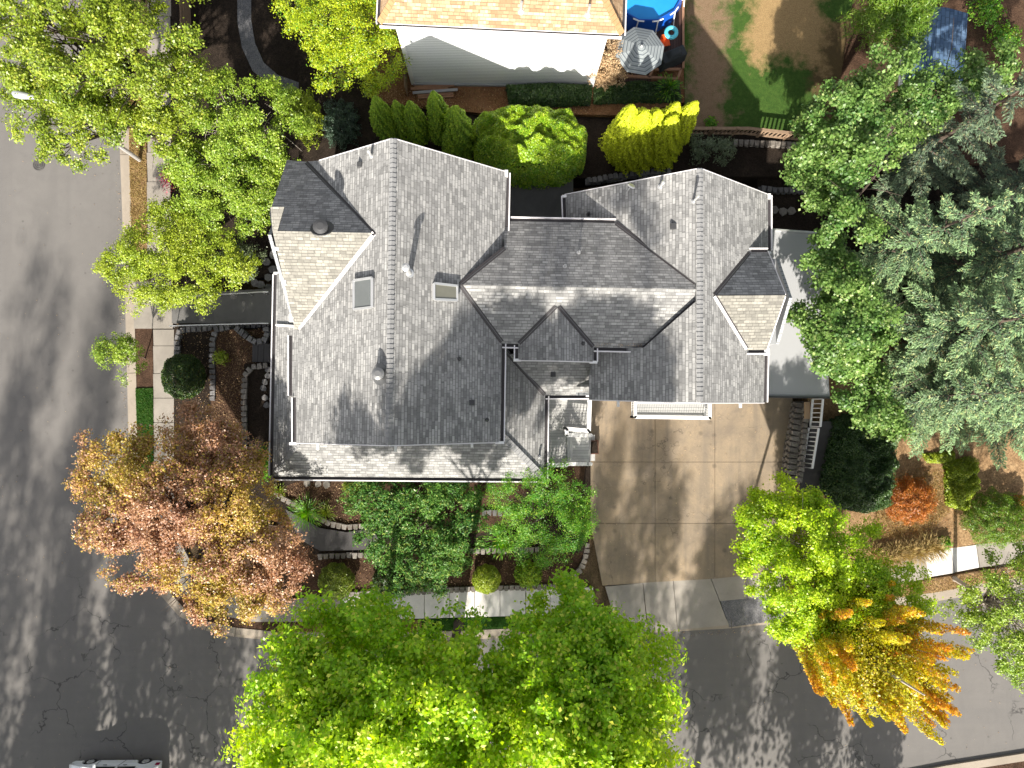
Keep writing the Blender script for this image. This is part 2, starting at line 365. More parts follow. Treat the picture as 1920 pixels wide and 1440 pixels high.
L = {
 'street': leafmat('leaf_street_green', (0.12, 0.20, 0.015), (0.29, 0.36, 0.025), (0.48, 0.48, 0.08)),
 'green': leafmat('leaf_fresh_green', (0.13, 0.24, 0.02), (0.30, 0.40, 0.035), (0.48, 0.52, 0.12)),
 'lime': leafmat('leaf_lime', (0.19, 0.28, 0.02), (0.36, 0.43, 0.03), (0.52, 0.54, 0.08)),
 'yellow': leafmat('leaf_gold_cypress', (0.27, 0.36, 0.01), (0.44, 0.50, 0.015), (0.16, 0.26, 0.02)),
 'maple': leafmat('leaf_tall_maple', (0.26, 0.48, 0.02), (0.62, 0.72, 0.03), (0.85, 0.78, 0.16), 0.45),
 'maple2': leafmat('leaf_yellow_maple', (0.24, 0.42, 0.01), (0.50, 0.62, 0.02), (0.72, 0.72, 0.1), 0.4),
 'bronze': leafmat('leaf_bronze', (0.32, 0.15, 0.09), (0.48, 0.29, 0.15), (0.74, 0.54, 0.42), 0.3),
 'bronze_green': leafmat('leaf_bronze_green', (0.26, 0.22, 0.03), (0.55, 0.38, 0.07), (0.68, 0.52, 0.20), 0.3),
 'orange': leafmat('leaf_orange', (0.62, 0.27, 0.03), (0.58, 0.44, 0.03), (0.60, 0.24, 0.08), 0.4),
 'gold': leafmat('leaf_gold', (0.32, 0.36, 0.015), (0.62, 0.52, 0.03), (0.60, 0.34, 0.04), 0.4),
 'rhodo': leafmat('leaf_rhododendron', (0.03, 0.11, 0.018), (0.10, 0.22, 0.03), (0.30, 0.38, 0.09), 0.2, 0.5, 0.25),
 'bright': leafmat('leaf_bright_green', (0.06, 0.23, 0.02), (0.19, 0.38, 0.03), (0.50, 0.55, 0.08), 0.4),
 'box': leafmat('leaf_boxwood', (0.02, 0.05, 0.012), (0.045, 0.09, 0.015), (0.18, 0.20, 0.03), 0.15, 0.4, 0.4),
 'box_light': leafmat('leaf_light_boxwood', (0.13, 0.19, 0.02), (0.22, 0.28, 0.03), (0.32, 0.33, 0.06), 0.25),
 'hedge': leafmat('leaf_laurel', (0.12, 0.27, 0.015), (0.36, 0.50, 0.02), (0.60, 0.62, 0.08), 0.2, 0.35, 0.45),
 'darkhedge': leafmat('leaf_dark_hedge', (0.02, 0.055, 0.012), (0.055, 0.11, 0.022), (0.12, 0.17, 0.04), 0.15),
 'arbor': leafmat('leaf_arborvitae', (0.10, 0.23, 0.015), (0.27, 0.42, 0.02), (0.46, 0.54, 0.03), 0.15, 0.6),
 'arbor_gold': leafmat('leaf_gold_arborvitae', (0.38, 0.45, 0.012), (0.58, 0.64, 0.02), (0.45, 0.52, 0.02), 0.2, 0.6),
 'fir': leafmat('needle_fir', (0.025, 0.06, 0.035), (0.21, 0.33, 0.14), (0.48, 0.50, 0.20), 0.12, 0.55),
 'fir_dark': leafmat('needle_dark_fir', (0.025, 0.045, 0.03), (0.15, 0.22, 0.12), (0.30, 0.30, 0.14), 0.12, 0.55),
 'juniper': leafmat('needle_juniper', (0.03, 0.06, 0.04), (0.06, 0.10, 0.06), (0.10, 0.14, 0.09), 0.1),
 'maple_right': leafmat('leaf_broad_maple', (0.07, 0.17, 0.035), (0.23, 0.35, 0.085), (0.46, 0.54, 0.20), 0.4),
 'larch': leafmat('leaf_feathery', (0.08, 0.18, 0.02), (0.17, 0.27, 0.02), (0.28, 0.34, 0.05), 0.35),
 'red': leafmat('leaf_rust_red', (0.46, 0.17, 0.03), (0.36, 0.12, 0.03), (0.48, 0.28, 0.05), 0.3),
 'grass_dry': leafmat('blade_dry', (0.32, 0.22, 0.08), (0.42, 0.31, 0.12), (0.25, 0.24, 0.05), 0.2, 0.7),
 'grass_green': leafmat('blade_green', (0.03, 0.11, 0.01), (0.06, 0.16, 0.015), (0.16, 0.18, 0.03), 0.25, 0.7),
 'twig': leafmat('dry_leaf', (0.40, 0.27, 0.14), (0.55, 0.40, 0.24), (0.30, 0.14, 0.05), 0.2, 0.7),
 'pinkleaf': leafmat('petal_pink', (0.60, 0.05, 0.15), (0.70, 0.15, 0.22), (0.10, 0.16, 0.03), 0.3),
 'sage': leafmat('leaf_sage', (0.10, 0.14, 0.07), (0.17, 0.21, 0.11), (0.22, 0.26, 0.14), 0.2),
}

# ------------------------------------------------------------------ object helpers
ORG = {}
def setp(o, label=None, cat=None, group=None, kind=None):
    if label: o['label'] = label
    if cat: o['category'] = cat
    if group: o['group'] = group
    if kind: o['kind'] = kind
    return o
def thing(name, loc, label, cat, group=None):
    o = bpy.data.objects.new(name, None); C.objects.link(o); o.location = loc
    o.empty_display_size = 0.3
    ORG[o] = Vector(loc)
    return setp(o, label, cat, group)

class MB:
    def __init__(s): s.v = []; s.f = []; s.uv = {}; s.mi = []; s.t = []
    def add(s, vs, fs, mi=0, uvs=None, tint=None):
        o = len(s.v); s.v += [tuple(v) for v in vs]
        for i, f in enumerate(fs):
            s.f.append([o + j for j in f]); s.mi.append(mi); s.t.append(0.5 if tint is None else tint)
            if uvs: s.uv[len(s.f) - 1] = [uvs[j] for j in f]
        return s
    def box(s, c, size, rz=0.0, mi=0, tint=None, taper=1.0):
        hx, hy, hz = size[0] / 2, size[1] / 2, size[2] / 2; vs = []
        cs, sn = math.cos(rz), math.sin(rz)
        for z in (-1, 1):
            for x, y in ((-1, -1), (1, -1), (1, 1), (-1, 1)):
                k = taper if z > 0 else 1
                X, Y = x * hx * k, y * hy * k
                vs.append((c[0] + X * cs - Y * sn, c[1] + X * sn + Y * cs, c[2] + z * hz))
        return s.add(vs, [(0, 3, 2, 1), (4, 5, 6, 7), (0, 1, 5, 4), (1, 2, 6, 5), (2, 3, 7, 6), (3, 0, 4, 7)], mi, tint=tint)
    def bar(s, a, b, w, h, mi=0, tint=None):
        a, b = Vector(a), Vector(b); d = (b - a)
        if d.length < 1e-5: return s
        d.normalize(); up = Vector((0, 0, 1))
        if abs(d.z) > 0.95: up = Vector((0, 1, 0))
        r = d.cross(up).normalized(); u = r.cross(d).normalized(); vs = []
        for p in (a, b):
            for x, y in ((-1, -1), (1, -1), (1, 1), (-1, 1)): vs.append(p + r * (x * w / 2) + u * (y * h / 2))
        return s.add(vs, [(0, 3, 2, 1), (4, 5, 6, 7), (0, 1, 5, 4), (1, 2, 6, 5), (2, 3, 7, 6), (3, 0, 4, 7)], mi, tint=tint)
    def prism(s, pts, z0, z1, mi=0, mitop=None):
        """pts xy polygon; z1 may be a list"""
        n = len(pts); zt = z1 if isinstance(z1, (list, tuple)) else [z1] * n
        ar = sum(pts[i][0] * pts[(i + 1) % n][1] - pts[(i + 1) % n][0] * pts[i][1] for i in range(n))
        if ar < 0: pts = list(reversed(pts)); zt = list(reversed(zt))
        vs = [(p[0], p[1], z0) for p in pts] + [(p[0], p[1], z) for p, z in zip(pts, zt)]
        s.add(vs, [list(range(n, 2 * n))], mi if mitop is None else mitop)
        s.add(vs, [list(reversed(range(n)))] + [(i, (i + 1) % n, n + (i + 1) % n, n + i) for i in range(n)], mi)
        return s
    def tube(s, pts, rad, seg=8, mi=0, cap=True):
        pts = [Vector(p) for p in pts]; n = len(pts)
        if isinstance(rad, (int, float)): rad = [rad] * n
        vs = []; ref = None
        for i, p in enumerate(pts):
            d = (pts[min(i + 1, n - 1)] - pts[max(i - 1, 0)]).normalized()
            if ref is None: ref = d.orthogonal().normalized()
            ref = (ref - d * ref.dot(d))
            ref = ref.normalized() if ref.length > 1e-4 else d.orthogonal().normalized()
            w = d.cross(ref)
            for k in range(seg):
                a = 2 * math.pi * k / seg
                vs.append(p + (ref * math.cos(a) + w * math.sin(a)) * rad[i])
        fs = []
        for i in range(n - 1):
            for k in range(seg):
                k2 = (k + 1) % seg
                fs.append((i * seg + k, i * seg + k2, (i + 1) * seg + k2, (i + 1) * seg + k))
        if cap: fs += [list(reversed(range(seg))), [(n - 1) * seg + k for k in range(seg)]]
        return s.add(vs, fs, mi)
    def build(s, name, mats, parent=None, smooth=False, bevel=0.0):
        if not isinstance(mats, (list, tuple)): mats = [mats]
        if parent is None:
            a = np.array(s.v); org = Vector((a[:, 0].mean(), a[:, 1].mean(), a[:, 2].min()))
        else: org = ORG[parent]
        me = bpy.data.meshes.new(name)
        me.from_pydata([(v[0] - org.x, v[1] - org.y, v[2] - org.z) for v in s.v], [], s.f)
        for m in mats: me.materials.append(m)
        me.polygons.foreach_set('material_index', s.mi)
        if smooth: me.polygons.foreach_set('use_smooth', [True] * len(s.f))
        at = me.attributes.new('tint', 'FLOAT', 'FACE'); at.data.foreach_set('value', s.t)
        if s.uv:
            uvl = me.uv_layers.new(name='UVMap')
            for fi, us in s.uv.items():
                for li, u in zip(me.polygons[fi].loop_indices, us): uvl.data[li].uv = u
        me.validate(); me.update()
        o = bpy.data.objects.new(name, me); C.objects.link(o)
        if parent is None: o.location = org
        else: o.parent = parent
        ORG[o] = org
        if bevel:
            b = o.modifiers.new('bevel', 'BEVEL'); b.width = bevel; b.segments = 2; b.limit_method = 'ANGLE'
        return o

def sheet(name, px, z, mat, kind='structure', thick=0.0, label=None, cat=None):
    """px polygon laid at height z (number or one height per point)"""
    zs = z if isinstance(z, (list, tuple)) else [z] * len(px)
    vs = [P(x, y, q) for (x, y), q in zip(px, zs)]
    m = MB()
    if thick:
        m.prism([(v.x, v.y) for v in vs], min(zs) - thick, [v.z for v in vs])
    else:
        ar = sum(vs[i].x * vs[(i + 1) % len(vs)].y - vs[(i + 1) % len(vs)].x * vs[i].y for i in range(len(vs)))
        if ar < 0: vs.reverse()
        m.add(vs, [list(range(len(vs)))])
    o = m.build(name, mat)
    return setp(o, label, cat, None, kind)

# ------------------------------------------------------------------ ground, streets, walks
g = MB(); g.add([(-200, -200, -0.06), (200, -200, -0.06), (200, 200, -0.06), (-200, 200, -0.06)], [(0, 1, 2, 3)])
setp(g.build('ground', M['base']), kind='structure')

KERB = [(222, -260), (223, 0), (225, 290), (232, 480), (238, 700), (241, 830), (250, 950), (270, 1050), (300, 1115), (335, 1155), (385, 1182), (440, 1194), (520, 1202),
        (700, 1203), (860, 1200), (1000, 1194), (1180, 1189), (1372, 1178), (1480, 1166), (1600, 1150), (1753, 1128), (1920, 1098), (2400, 1010)]
road = [(-1400, -260)] + KERB + [(2400, 1330), (1920, 1413), (1773, 1436), (1600, 1470), (1300, 1500), (700, 1520), (700, 2300), (-1400, 2300)]
sheet('street', road, 0.0, M['asphalt'])

def offset_px(path, d):
    out = []
    for i, p in enumerate(path):
        a = Vector(path[max(i - 1, 0)]); b = Vector(path[min(i + 1, len(path) - 1)])
        t = (b - a).normalized(); n = Vector((t.y, -t.x))
        out.append((p[0] + n.x * d, p[1] + n.y * d))
    return out
def ribbon(m, path, d0, d1, z0, z1, zb, mi=0, joints=None):
    A = [P(x, y, z0) for x, y in offset_px(path, d0)]; B = [P(x, y, z1) for x, y in offset_px(path, d1)]
    for i in range(len(path) - 1):
        a, b, c, d = A[i], A[i + 1], B[i + 1], B[i]
        vs = [a, b, c, d] + [Vector((q.x, q.y, zb)) for q in (a, b, c, d)]
        m.add(vs, [(3, 2, 1, 0), (4, 5, 6, 7), (0, 1, 5, 4), (3, 7, 6, 2)], mi)
# positive offset = away from the road here (path runs with the road on its left-hand side in px)
m = MB(); ribbon(m, KERB, 0, 5, 0.03, 0.03, -0.05); ribbon(m, KERB, 5, 17, 0.15, 0.15, -0.05)
k_ = m
# joints in the kerb
for i in range(1, len(KERB) - 1):
    a, b = offset_px(KERB, -0.5)[i], offset_px(KERB, 17)[i]
    k_.bar(P(*a, 0.152), P(*b, 0.152), 0.03, 0.01, 1)
setp(k_.build('kerb', [M['kerbc'], M['joint']]), kind='structure')
FK = [(2400, 1330), (1920, 1413), (1773, 1436), (1600, 1470), (1300, 1500), (700, 1520)]
m = MB(); ribbon(m, FK, 0, 14, 0.14, 0.14, -0.05); setp(m.build('far_kerb', M['kerbc']), kind='structure')
sheet('far_verge', offset_px(FK, 14) + [(700, 2000), (2400, 2000)], 0.13, M['soil'])

# planting strips and footways next to the west kerb
sheet('dry_verge', [(240, 150), (274, 150), (276, 470), (286, 530), (250, 530), (244, 400)], 0.14, M['straw'], thick=0.2)
sheet('verge_soil', [(253, 616), (286, 616), (287, 727), (254, 727)], 0.13, M['soil'], thick=0.2)
sheet('verge_lawn', [(254, 728), (287, 727), (289, 960), (262, 960)], 0.17, M['turf'], thick=0.2)
m = MB()
def slab(m, px, z, mi=0, th=0.2):
    vs = [P(x, y, z) for x, y in px]; m.prism([(v.x, v.y) for v in vs], z - th, z, mi)
ys = [-250, -150, -60, 30, 120, 210, 285, 340, 432, 512]
for a, b in zip(ys[:-1], ys[1:]): slab(m, [(275, a + 1), (319, a + 1), (321, b), (277, b)], 0.16)
slab(m, [(250, 513), (321, 513), (324, 616), (251, 616)], 0.16)
ys = [617, 648, 700, 746, 792, 838, 884, 930, 976]
for a, b in zip(ys[:-1], ys[1:]): slab(m, [(287, a + 1), (326, a + 1), (326, b), (288, b)], 0.16)
arc = [(290, 976, 328, 976), (300, 1040, 340, 1020), (335, 1105, 368, 1075), (400, 1150, 420, 1112), (470, 1166, 480, 1124), (560, 1166, 560, 1122), (640, 1164, 640, 1116)]
for a, b in zip(arc[:-1], arc[1:]): slab(m, [(a[0], a[1]), (b[0], b[1]), (b[2], b[3]), (a[2], a[3])], 0.158)
setp(m.build('west_footway', M['walk'], bevel=0.012), kind='structure')
m = MB()
xs = [641, 702, 750, 795, 842, 889, 937, 985, 1031, 1078, 1112]
tops = lambda x: 1115 - (x - 640) * 0.028
for a, b in zip(xs[:-1], xs[1:]): slab(m, [(a + 1, tops(a) + 49), (b, tops(b) + 49), (b, tops(b)), (a + 1, tops(a))], 0.16)
setp(m.build('south_footway', M['walk_pale'], bevel=0.012), kind='structure')
sheet('dry_verge', [(520, 1172), (790, 1163), (790, 1187), (520, 1187)], 0.13, M['straw'], thick=0.2)
sheet('shaded_verge', [(791, 1161), (1120, 1153), (1130, 1173), (791, 1183)], 0.13, M['turf'], thick=0.2)

# driveway with joints
DZ = lambda y: 0.16 + max(0, (1100 - y)) / 350 * 0.35
m = MB()
dxs = [(1107, 1228), (1228.7, 1340), (1340.7, 1486)]; dys = [(740, 866), (866.7, 981), (981.7, 1094)]
for (x0, x1) in dxs:
    for (y0, y1) in dys:
        pts = [(x0, y0), (x1, y0), (x1, y1), (x0, y1)]
        if y1 == 1094: pts[2] = (x1, 1094 - (x1 - 1107) * 0.055 + 4); pts[3] = (x0 if x0 > 1107 else 1130, 1098 - (x0 - 1107) * 0.055)
        if x1 == 1486 and y1 > 1000: pts[2] = (1425, 1076)
        v = [P(x, y, DZ(y)) for x, y in pts]
        m.prism([(q.x, q.y) for q in v], -0.05, [q.z for q in v])
m.box(((P(1107, 900).x + P(1486, 900).x) / 2, (P(1200, 740).y + P(1200, 1090).y) / 2, 0.0), (P(1425, 900).x - P(1130, 900).x, P(0, 745).y - P(0, 1085).y, 0.2), 0, 1)
setp(m.build('driveway', [M['drive'], M['joint']]), kind='structure')
m = MB()
ap = [((1135, 1100), (1205, 1093), (1214, 1184), (1160, 1187)), ((1206, 1092), (1262, 1088), (1270, 1181), (1216, 1184)), ((1263, 1088), (1332, 1083), (1366, 1172), (1271, 1181)),
      ((1333, 1083), (1396, 1076), (1402, 1122), (1350, 1127)), ((1397, 1076), (1470, 1070), (1474, 1114), (1403, 1122))]
for q in ap: slab(m, [(a, b) for a, b in q], 0.165)
setp(m.build('driveway_apron', M['apron'], bevel=0.01), kind='structure')
sheet('corner_verge', [(262, 955), (300, 960), (345, 1095), (405, 1140), (560, 1160), (560, 1190), (440, 1180), (385, 1167), (338, 1141), (303, 1101), (276, 1045)], 0.12, M['soil'], thick=0.2)
sheet('gravel_patch', [(1345, 1112), (1476, 1100), (1484, 1160), (1368, 1176)], 0.155, M['gravel'], thick=0.2)
m = MB()
for q in (((1600, 1062), (1732, 1040), (1744, 1084), (1612, 1108)),): slab(m, q, 0.165, 1)
for q in (((1733, 1034), (1782, 1028), (1790, 1074), (1742, 1082)), ((1783, 1028), (1830, 1022), (1836, 1064), (1791, 1073))): slab(m, q, 0.172)
slab(m, [(1831, 1021), (2100, 980), (2110, 1024), (1838, 1064)], 0.165, 1)
setp(m.build('east_footway', [M['walk_pale'], M['walk']], bevel=0.01), kind='structure')
sheet('east_verge', [(1480, 1120), (1700, 1094), (1920, 1058), (2100, 1024), (2100, 1052), (1920, 1085), (1753, 1113), (1480, 1150)], 0.14, M['straw'], thick=0.2)

# beds and yards (terraces)
sheet('front_bed', [(326, 612), (508, 606), (508, 900), (420, 1090), (340, 990), (326, 760)], 0.42, M['soil_dark'], thick=0.6)
sheet('upper_bed', [(396, 618), (512, 618), (516, 880), (480, 900), (396, 820)], 0.85, M['soil'], thick=1.0)
sheet('top_bed', [(458, 682), (516, 682), (560, 900), (500, 930), (458, 840)], 1.25, M['soil_dark'], thick=1.3)
sheet('south_bed', [(400, 1092), (430, 1000), (500, 985), (1104, 985), (1100, 1040), (1068, 1090), (1040, 1102), (640, 1112), (560, 1118), (470, 1118)], 0.40, M['soil'], thick=0.5)
sheet('south_upper_bed', [(500, 860), (1106, 860), (1106, 985), (1095, 1036), (700, 1036), (590, 1040), (520, 980), (470, 900)], 0.72, M['soil_dark'], thick=0.9)
sheet('house_bed', [(490, 860), (1100, 860), (1085, 960), (900, 1000), (700, 985), (650, 993), (600, 980), (550, 950), (500, 905)], 1.05, M['soil'], thick=1.2)
sheet('garden_path', [(535, 955), (600, 990), (650, 998), (700, 990), (720, 1030), (600, 1033), (560, 1010)], 0.80, M['path_asphalt'])
sheet('north_west_yard', [(322, -250), (700, -250), (700, 330), (520, 520), (322, 530)], 0.55, M['soil_dark'], thick=0.7)
sheet('north_yard', [(560, 120), (560, -260), (1560, -260), (1540, 330), (950, 335), (560, 330)], 1.6, M['soil_dark'], thick=1.8)
sheet('neighbour_yard', [(675, -255), (1275, -255), (1290, 190), (1180, 216), (900, 212), (700, 190)], 1.9, M['soil_warm'], thick=2.0)
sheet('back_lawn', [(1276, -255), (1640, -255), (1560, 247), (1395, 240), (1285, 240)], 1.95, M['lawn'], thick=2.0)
sheet('patio', [(925, 322), (1075, 322), (1075, 440), (925, 440)], 1.7, M['patio'], thick=0.4)
sheet('side_yard', [(1420, 290), (2200, 200), (2200, 640), (1420, 640)], 1.2, M['soil_dark'], thick=1.3)
sheet('east_slope', [(1545, 500), (2300, 400), (2300, 990), (1830, 1020), (1600, 1060), (1480, 1100), (1492, 940)], [1.0, 1.0, 0.5, 0.2, 0.2, 0.16, 0.5], M['straw'], thick=1.0)
sheet('far_east_yard', [(1600, -260), (2500, -260), (2400, 260), (1560, 330)], 1.5, M['soil'], thick=1.6)

m = MB()
cx = [(468, -260), (468, -60), (458, 0), (458, 40), (466, 85), (484, 125), (515, 152), (560, 168), (605, 172)]
L_ = [P(x, y, 0.57) for x, y in offset_px(cx, 13)]; R_ = [P(x, y, 0.57) for x, y in offset_px(cx, -13)]
for i in range(len(cx) - 1): m.add([L_[i], L_[i + 1], R_[i + 1], R_[i]], [(0, 1, 2, 3)])
setp(m.build('gravel_path', M['gravel']), kind='structure')

# ------------------------------------------------------------------ the grey house
house = thing('grey_house', P(900, 600, 0), 'large grey shingled house with joined gable roofs and white gutters', 'house')
def slope(name, plane, px, parent=house, mat='shingle', th=0.16):
    vs = [plane.at(x, y) for x, y in px]; n = len(vs)
    ar = sum(vs[i].x * vs[(i + 1) % n].y - vs[(i + 1) % n].x * vs[i].y for i in range(n))
    if ar < 0: vs.reverse()
    uv = [(v.dot(plane.u), v.dot(plane.v)) for v in vs]
    m = MB(); m.add(vs, [list(range(n))], 0, uv)
    lo = [v - Vector((0, 0, th)) for v in vs]
    m.add(vs + lo, [list(range(2 * n - 1, n - 1, -1))] + [(i, n + i, n + (i + 1) % n, (i + 1) % n) for i in range(n)], 1)
    return m.build(name, [M[mat] if isinstance(mat, str) else mat, M['flash']], parent)
def gutter(a, b, parent, side=1, w=0.15, name='gutter'):
    """dark trough with a white outer lip, just off the eave line a-b (world); side: +1 puts the lip to the left of a->b"""
    a, b = Vector(a), Vector(b); d = (b - a); d.z = 0; d.normalize(); n = Vector((-d.y, d.x, 0)) * side
    m = MB()
    dz = Vector((0, 0, -0.10)); q = n * (w / 2 + 0.01)
    m.bar(a + q + dz, b + q + dz, w, 0.02, 0)
    q = n * (w + 0.03); m.bar(a + q + Vector((0, 0, -0.05)), b + q + Vector((0, 0, -0.05)), 0.055, 0.14, 1)
    return m.build(name, [M['gutter'], M['trim']], parent)
def valley(a, b, parent, bright=False, w=0.2):
    m = MB(); a, b = Vector(a) + Vector((0, 0, 0.035)), Vector(b) + Vector((0, 0, 0.035))
    d = (b - a).normalized(); r = d.cross(Vector((0, 0, 1))).normalized()
    if bright:  # sunlit valleys coloured pale, the others coloured dark as if shaded
        m.bar(a, b, w, 0.03, 1)
        m.bar(a + r * (w / 2 + 0.03), b + r * (w / 2 + 0.03), 0.05, 0.035, 0)
    else:
        m.bar(a, b, w, 0.03, 0); m.bar(a - r * 0.02 + Vector((0, 0, 0.012)), b - r * 0.02 + Vector((0, 0, 0.012)), 0.03, 0.02, 2)
    return m.build('valley_flashing', [M['gutter'], M['flash_lit'], M['flash']], parent)
def ridge_caps(a, b, pl1, pl2, parent, step=0.2, w=0.15, lift=0.035):
    a, b = Vector(a), Vector(b); n = int((b - a).length / step); d = (b - a).normalized()
    # downslope directions of the two faces, horizontal side
    s1 = -pl1.v; s2 = -pl2.v; m = MB()
    for i in range(n):
        p = a + (b - a) * (i / n); q = a + (b - a) * ((i + 1.15) / n)
        for sd, nm in ((s1, pl1.n), (s2, pl2.n)):
            w2 = w * rnd.uniform(0.92, 1.06); l0, l1 = lift * 0.35, lift * 1.3
            v0 = p + Vector((0, 0, l0)); v1 = q + Vector((0, 0, l1))
            v2 = q + sd * w2 + nm * l1; v3 = p + sd * w2 + nm * l0
            v4 = q + Vector((0, 0, -0.01)); v5 = q + sd * w2 + nm * -0.01; v6 = p + sd * w2 - nm * 0.01
            m.add([v0, v1, v2, v3, v4, v5, v6], [(0, 1, 2, 3), (1, 4, 5, 2), (3, 2, 5, 6)], 0, tint=rnd.random())
    return m.build('ridge_cap', M['cap'], parent)

ZR = 11.0
mW = Plane((737, 260, ZR), (728, 835, ZR), (555, 830, 7.2))
mE = Plane((737, 260, ZR), (728, 835, ZR), (945, 600, 7.2))
slope('west_roof_slope', mW, [(737, 260), (600, 301), (573, 303), (703, 437), (560, 618), (548, 628), (548, 742), (555, 743), (555, 830), (728, 835)])
slope('east_roof_slope', mE, [(737, 260), (950, 323), (946, 465), (862, 534), (941, 640), (937, 828), (728, 835)])
A_, B_ = mW.at(737, 262), mW.at(728, 833); ridge_caps(B_, A_, mW, mE, house)
# west cross gable
rz = mW.at(703, 437).z
vN = mW.at(573, 303)
gN = Plane((703, 437, rz), (512, 433, rz), (573, 303, vN.z)); vS = mW.at(560, 618)
gS = Plane((703, 437, rz), (512, 433, rz), (560, 618, vS.z))
slope('cross_gable_north_slope', gN, [(703, 437), (573, 303), (538, 300), (505, 400), (511, 433)])
slope('cross_gable_south_slope', gS, [(703, 437), (511, 433), (553, 618), (561, 618)], mat='shingle_weathered')
slope('cross_gable_peak', gS, [(511, 433.5), (507, 388), (533, 388), (520, 433.5)], mat='shingle_weathered', th=0.08)
valley(mW.at(703, 440), mW.at(575, 305), house); valley(mW.at(560, 616), mW.at(702, 438), house, True, 0.24)
# centre wing
wz = mE.at(862, 534).z
RW = Plane((1313, 316, 8.95), (1313, 755, 8.95), (1060, 365, 5.45))
RE = Plane((1313, 316, 8.95), (1313, 755, 8.95), (1440, 365, 6.15))
WN = Plane((862, 534, wz), (1305, 542, wz), (1155, 418, RW.at(1155, 418).z + 0.05))
WS = Plane((862, 534, wz), (1305, 542, wz), (1207, 652, 7.25))
slope('wing_north_slope', WN, [(862, 534), (946, 466), (945, 414), (1155, 418), (1306, 530), (1306, 542)])
slope('wing_south_slope', WS, [(862, 534), (1306, 542), (1303, 567), (1207, 653), (1113, 651), (1045, 573), (972, 645), (942, 644)])
valley(WN.at(946, 466), mE.at(863, 533), house); valley(mE.at(863, 535), WS.at(941, 641), house)
valley(WN.at(1304, 531), WN.at(1155, 419), house); valley(WS.at(1303, 567), WS.at(1208, 652), house)
# entry cross gable
ez = WS.at(1045, 573).z
EW = Plane((1045, 573, ez), (1045, 675, ez), (972, 645, WS.at(972, 645).z)); EE = Plane((1045, 573, ez), (1045, 675, ez), (1112, 651, WS.at(1112, 651).z))
slope('entry_gable_west_slope', EW, [(1045, 573), (972, 645), (972, 674), (1045, 676)])
slope('entry_gable_east_slope', EE, [(1045, 573), (1045, 676), (1113, 678), (1113, 651)])
valley(WS.at(1042, 575), WS.at(973, 644), house); valley(WS.at(1048, 575), WS.at(1112, 650), house)
# east block
slope('east_block_west_slope', RW, [(1313, 316), (1060, 366), (1062, 412), (1155, 418), (1305, 531), (1305, 565), (1207, 652), (1115, 652), (1105, 700), (1105, 749), (1313, 755)])
slope('east_block_east_slope', RE, [(1313, 316), (1440, 365), (1440, 470), (1405, 473), (1338, 554), (1400, 656), (1434, 657), (1432, 755), (1313, 755)])
ridge_caps(RE.at(1313, 753), RE.at(1313, 318), RW, RE, house)
dz_ = RE.at(1338, 554).z
DN = Plane((1338, 554, dz_), (1472, 553, dz_), (1405, 473, RE.at(1405, 473).z)); DS = Plane((1338, 554, dz_), (1472, 553, dz_), (1400, 656, RE.at(1400, 656).z))
slope('dormer_north_slope', DN, [(1338, 553.5), (1405, 473), (1440, 473), (1473, 553)])
slope('dormer_south_slope', DS, [(1338, 554.5), (1473, 553.5), (1437, 656), (1400, 656)], mat='shingle_weathered')
valley(RE.at(1405, 474), RE.at(1339, 553), house); valley(RE.at(1399, 655), RE.at(1339, 556), house, True, 0.13)
# skirt roofs of the lower storey
SZ, ST = 4.7, 5.95
SWp = Plane((518, 520, SZ), (511, 892, SZ), (560, 830, SZ + 0.9)); SSp = Plane((511, 892, SZ), (1020, 896, SZ), (940, 816, ST))
SEp = Plane((1022, 740, SZ), (1020, 896, SZ), (940, 816, ST)); SP = Plane((1022, 740, SZ), (1105, 740, SZ), (1050, 676, 5.7))
slope('west_skirt_roof', SWp, [(519, 512), (511, 892), (560, 828), (585, 828), (585, 560), (560, 512)])
slope('south_skirt_roof', SSp, [(511, 893), (1020, 897), (938, 812), (560, 815)])
slope('east_skirt_roof', SEp, [(1022, 741), (1020, 896), (939, 814), (925, 800), (925, 640), (940, 640)])
slope('porch_roof', SP, [(1022, 741), (1105, 741), (1108, 676), (1115, 660), (975, 660), (955, 665)])
valley(SEp.at(942, 652), SEp.at(1021, 740), house)
def hipcap(a, b, w=0.3, mat='cap'):
    m = MB(); a, b = Vector(a), Vector(b); n = max(2, int((b - a).length / 0.22))
    for i in range(n):
        p = a + (b - a) * (i / n); q = a + (b - a) * ((i + 1.1) / n); m.bar(p + Vector((0, 0, 0.02)), q + Vector((0, 0, 0.045)), w, 0.03, 0, rnd.random())
    return m
hipcap(SSp.at(1018, 894), SSp.at(941, 816), 0.3).build('hip_cap', M['cap'], house)
hipcap(SSp.at(514, 890), SSp.at(560, 832), 0.2).build('hip_cap', M['cap'], house)
# gutters: (pixel pairs, plane, side)
for pl, a, b, s in ((mE, (949, 324), (946, 464), 1), (mE, (941, 642), (938, 828), 1), (mW, (548, 742), (548, 629), 1), (mW, (555, 829), (555, 745), 1),
                    (WN, (945, 414), (1155, 418), 1), (WS, (972, 645), (942, 644), 1), (WS, (1206, 653), (1114, 651), 1),
                    (EW, (972, 674), (972, 647), 1), (EE, (1113, 653), (1113, 678), 1), (RW, (1062, 411), (1060, 367), 1),
                    (RE, (1440, 366), (1440, 469), 1), (RE, (1434, 658), (1432, 754), 1), (DN, (1405, 473), (1440, 473), 1), (DS, (1437, 656), (1400, 656), 1),
                    (SWp, (511, 892), (519, 514), 1), (SSp, (1020, 897), (511, 893), 1), (SEp, (1022, 742), (1020, 897), 1), (SP, (1105, 741), (1023, 741), 1), (SP, (1105, 703), (1105, 741), 1)):
    gutter(pl.at(*a), pl.at(*b), house, s)
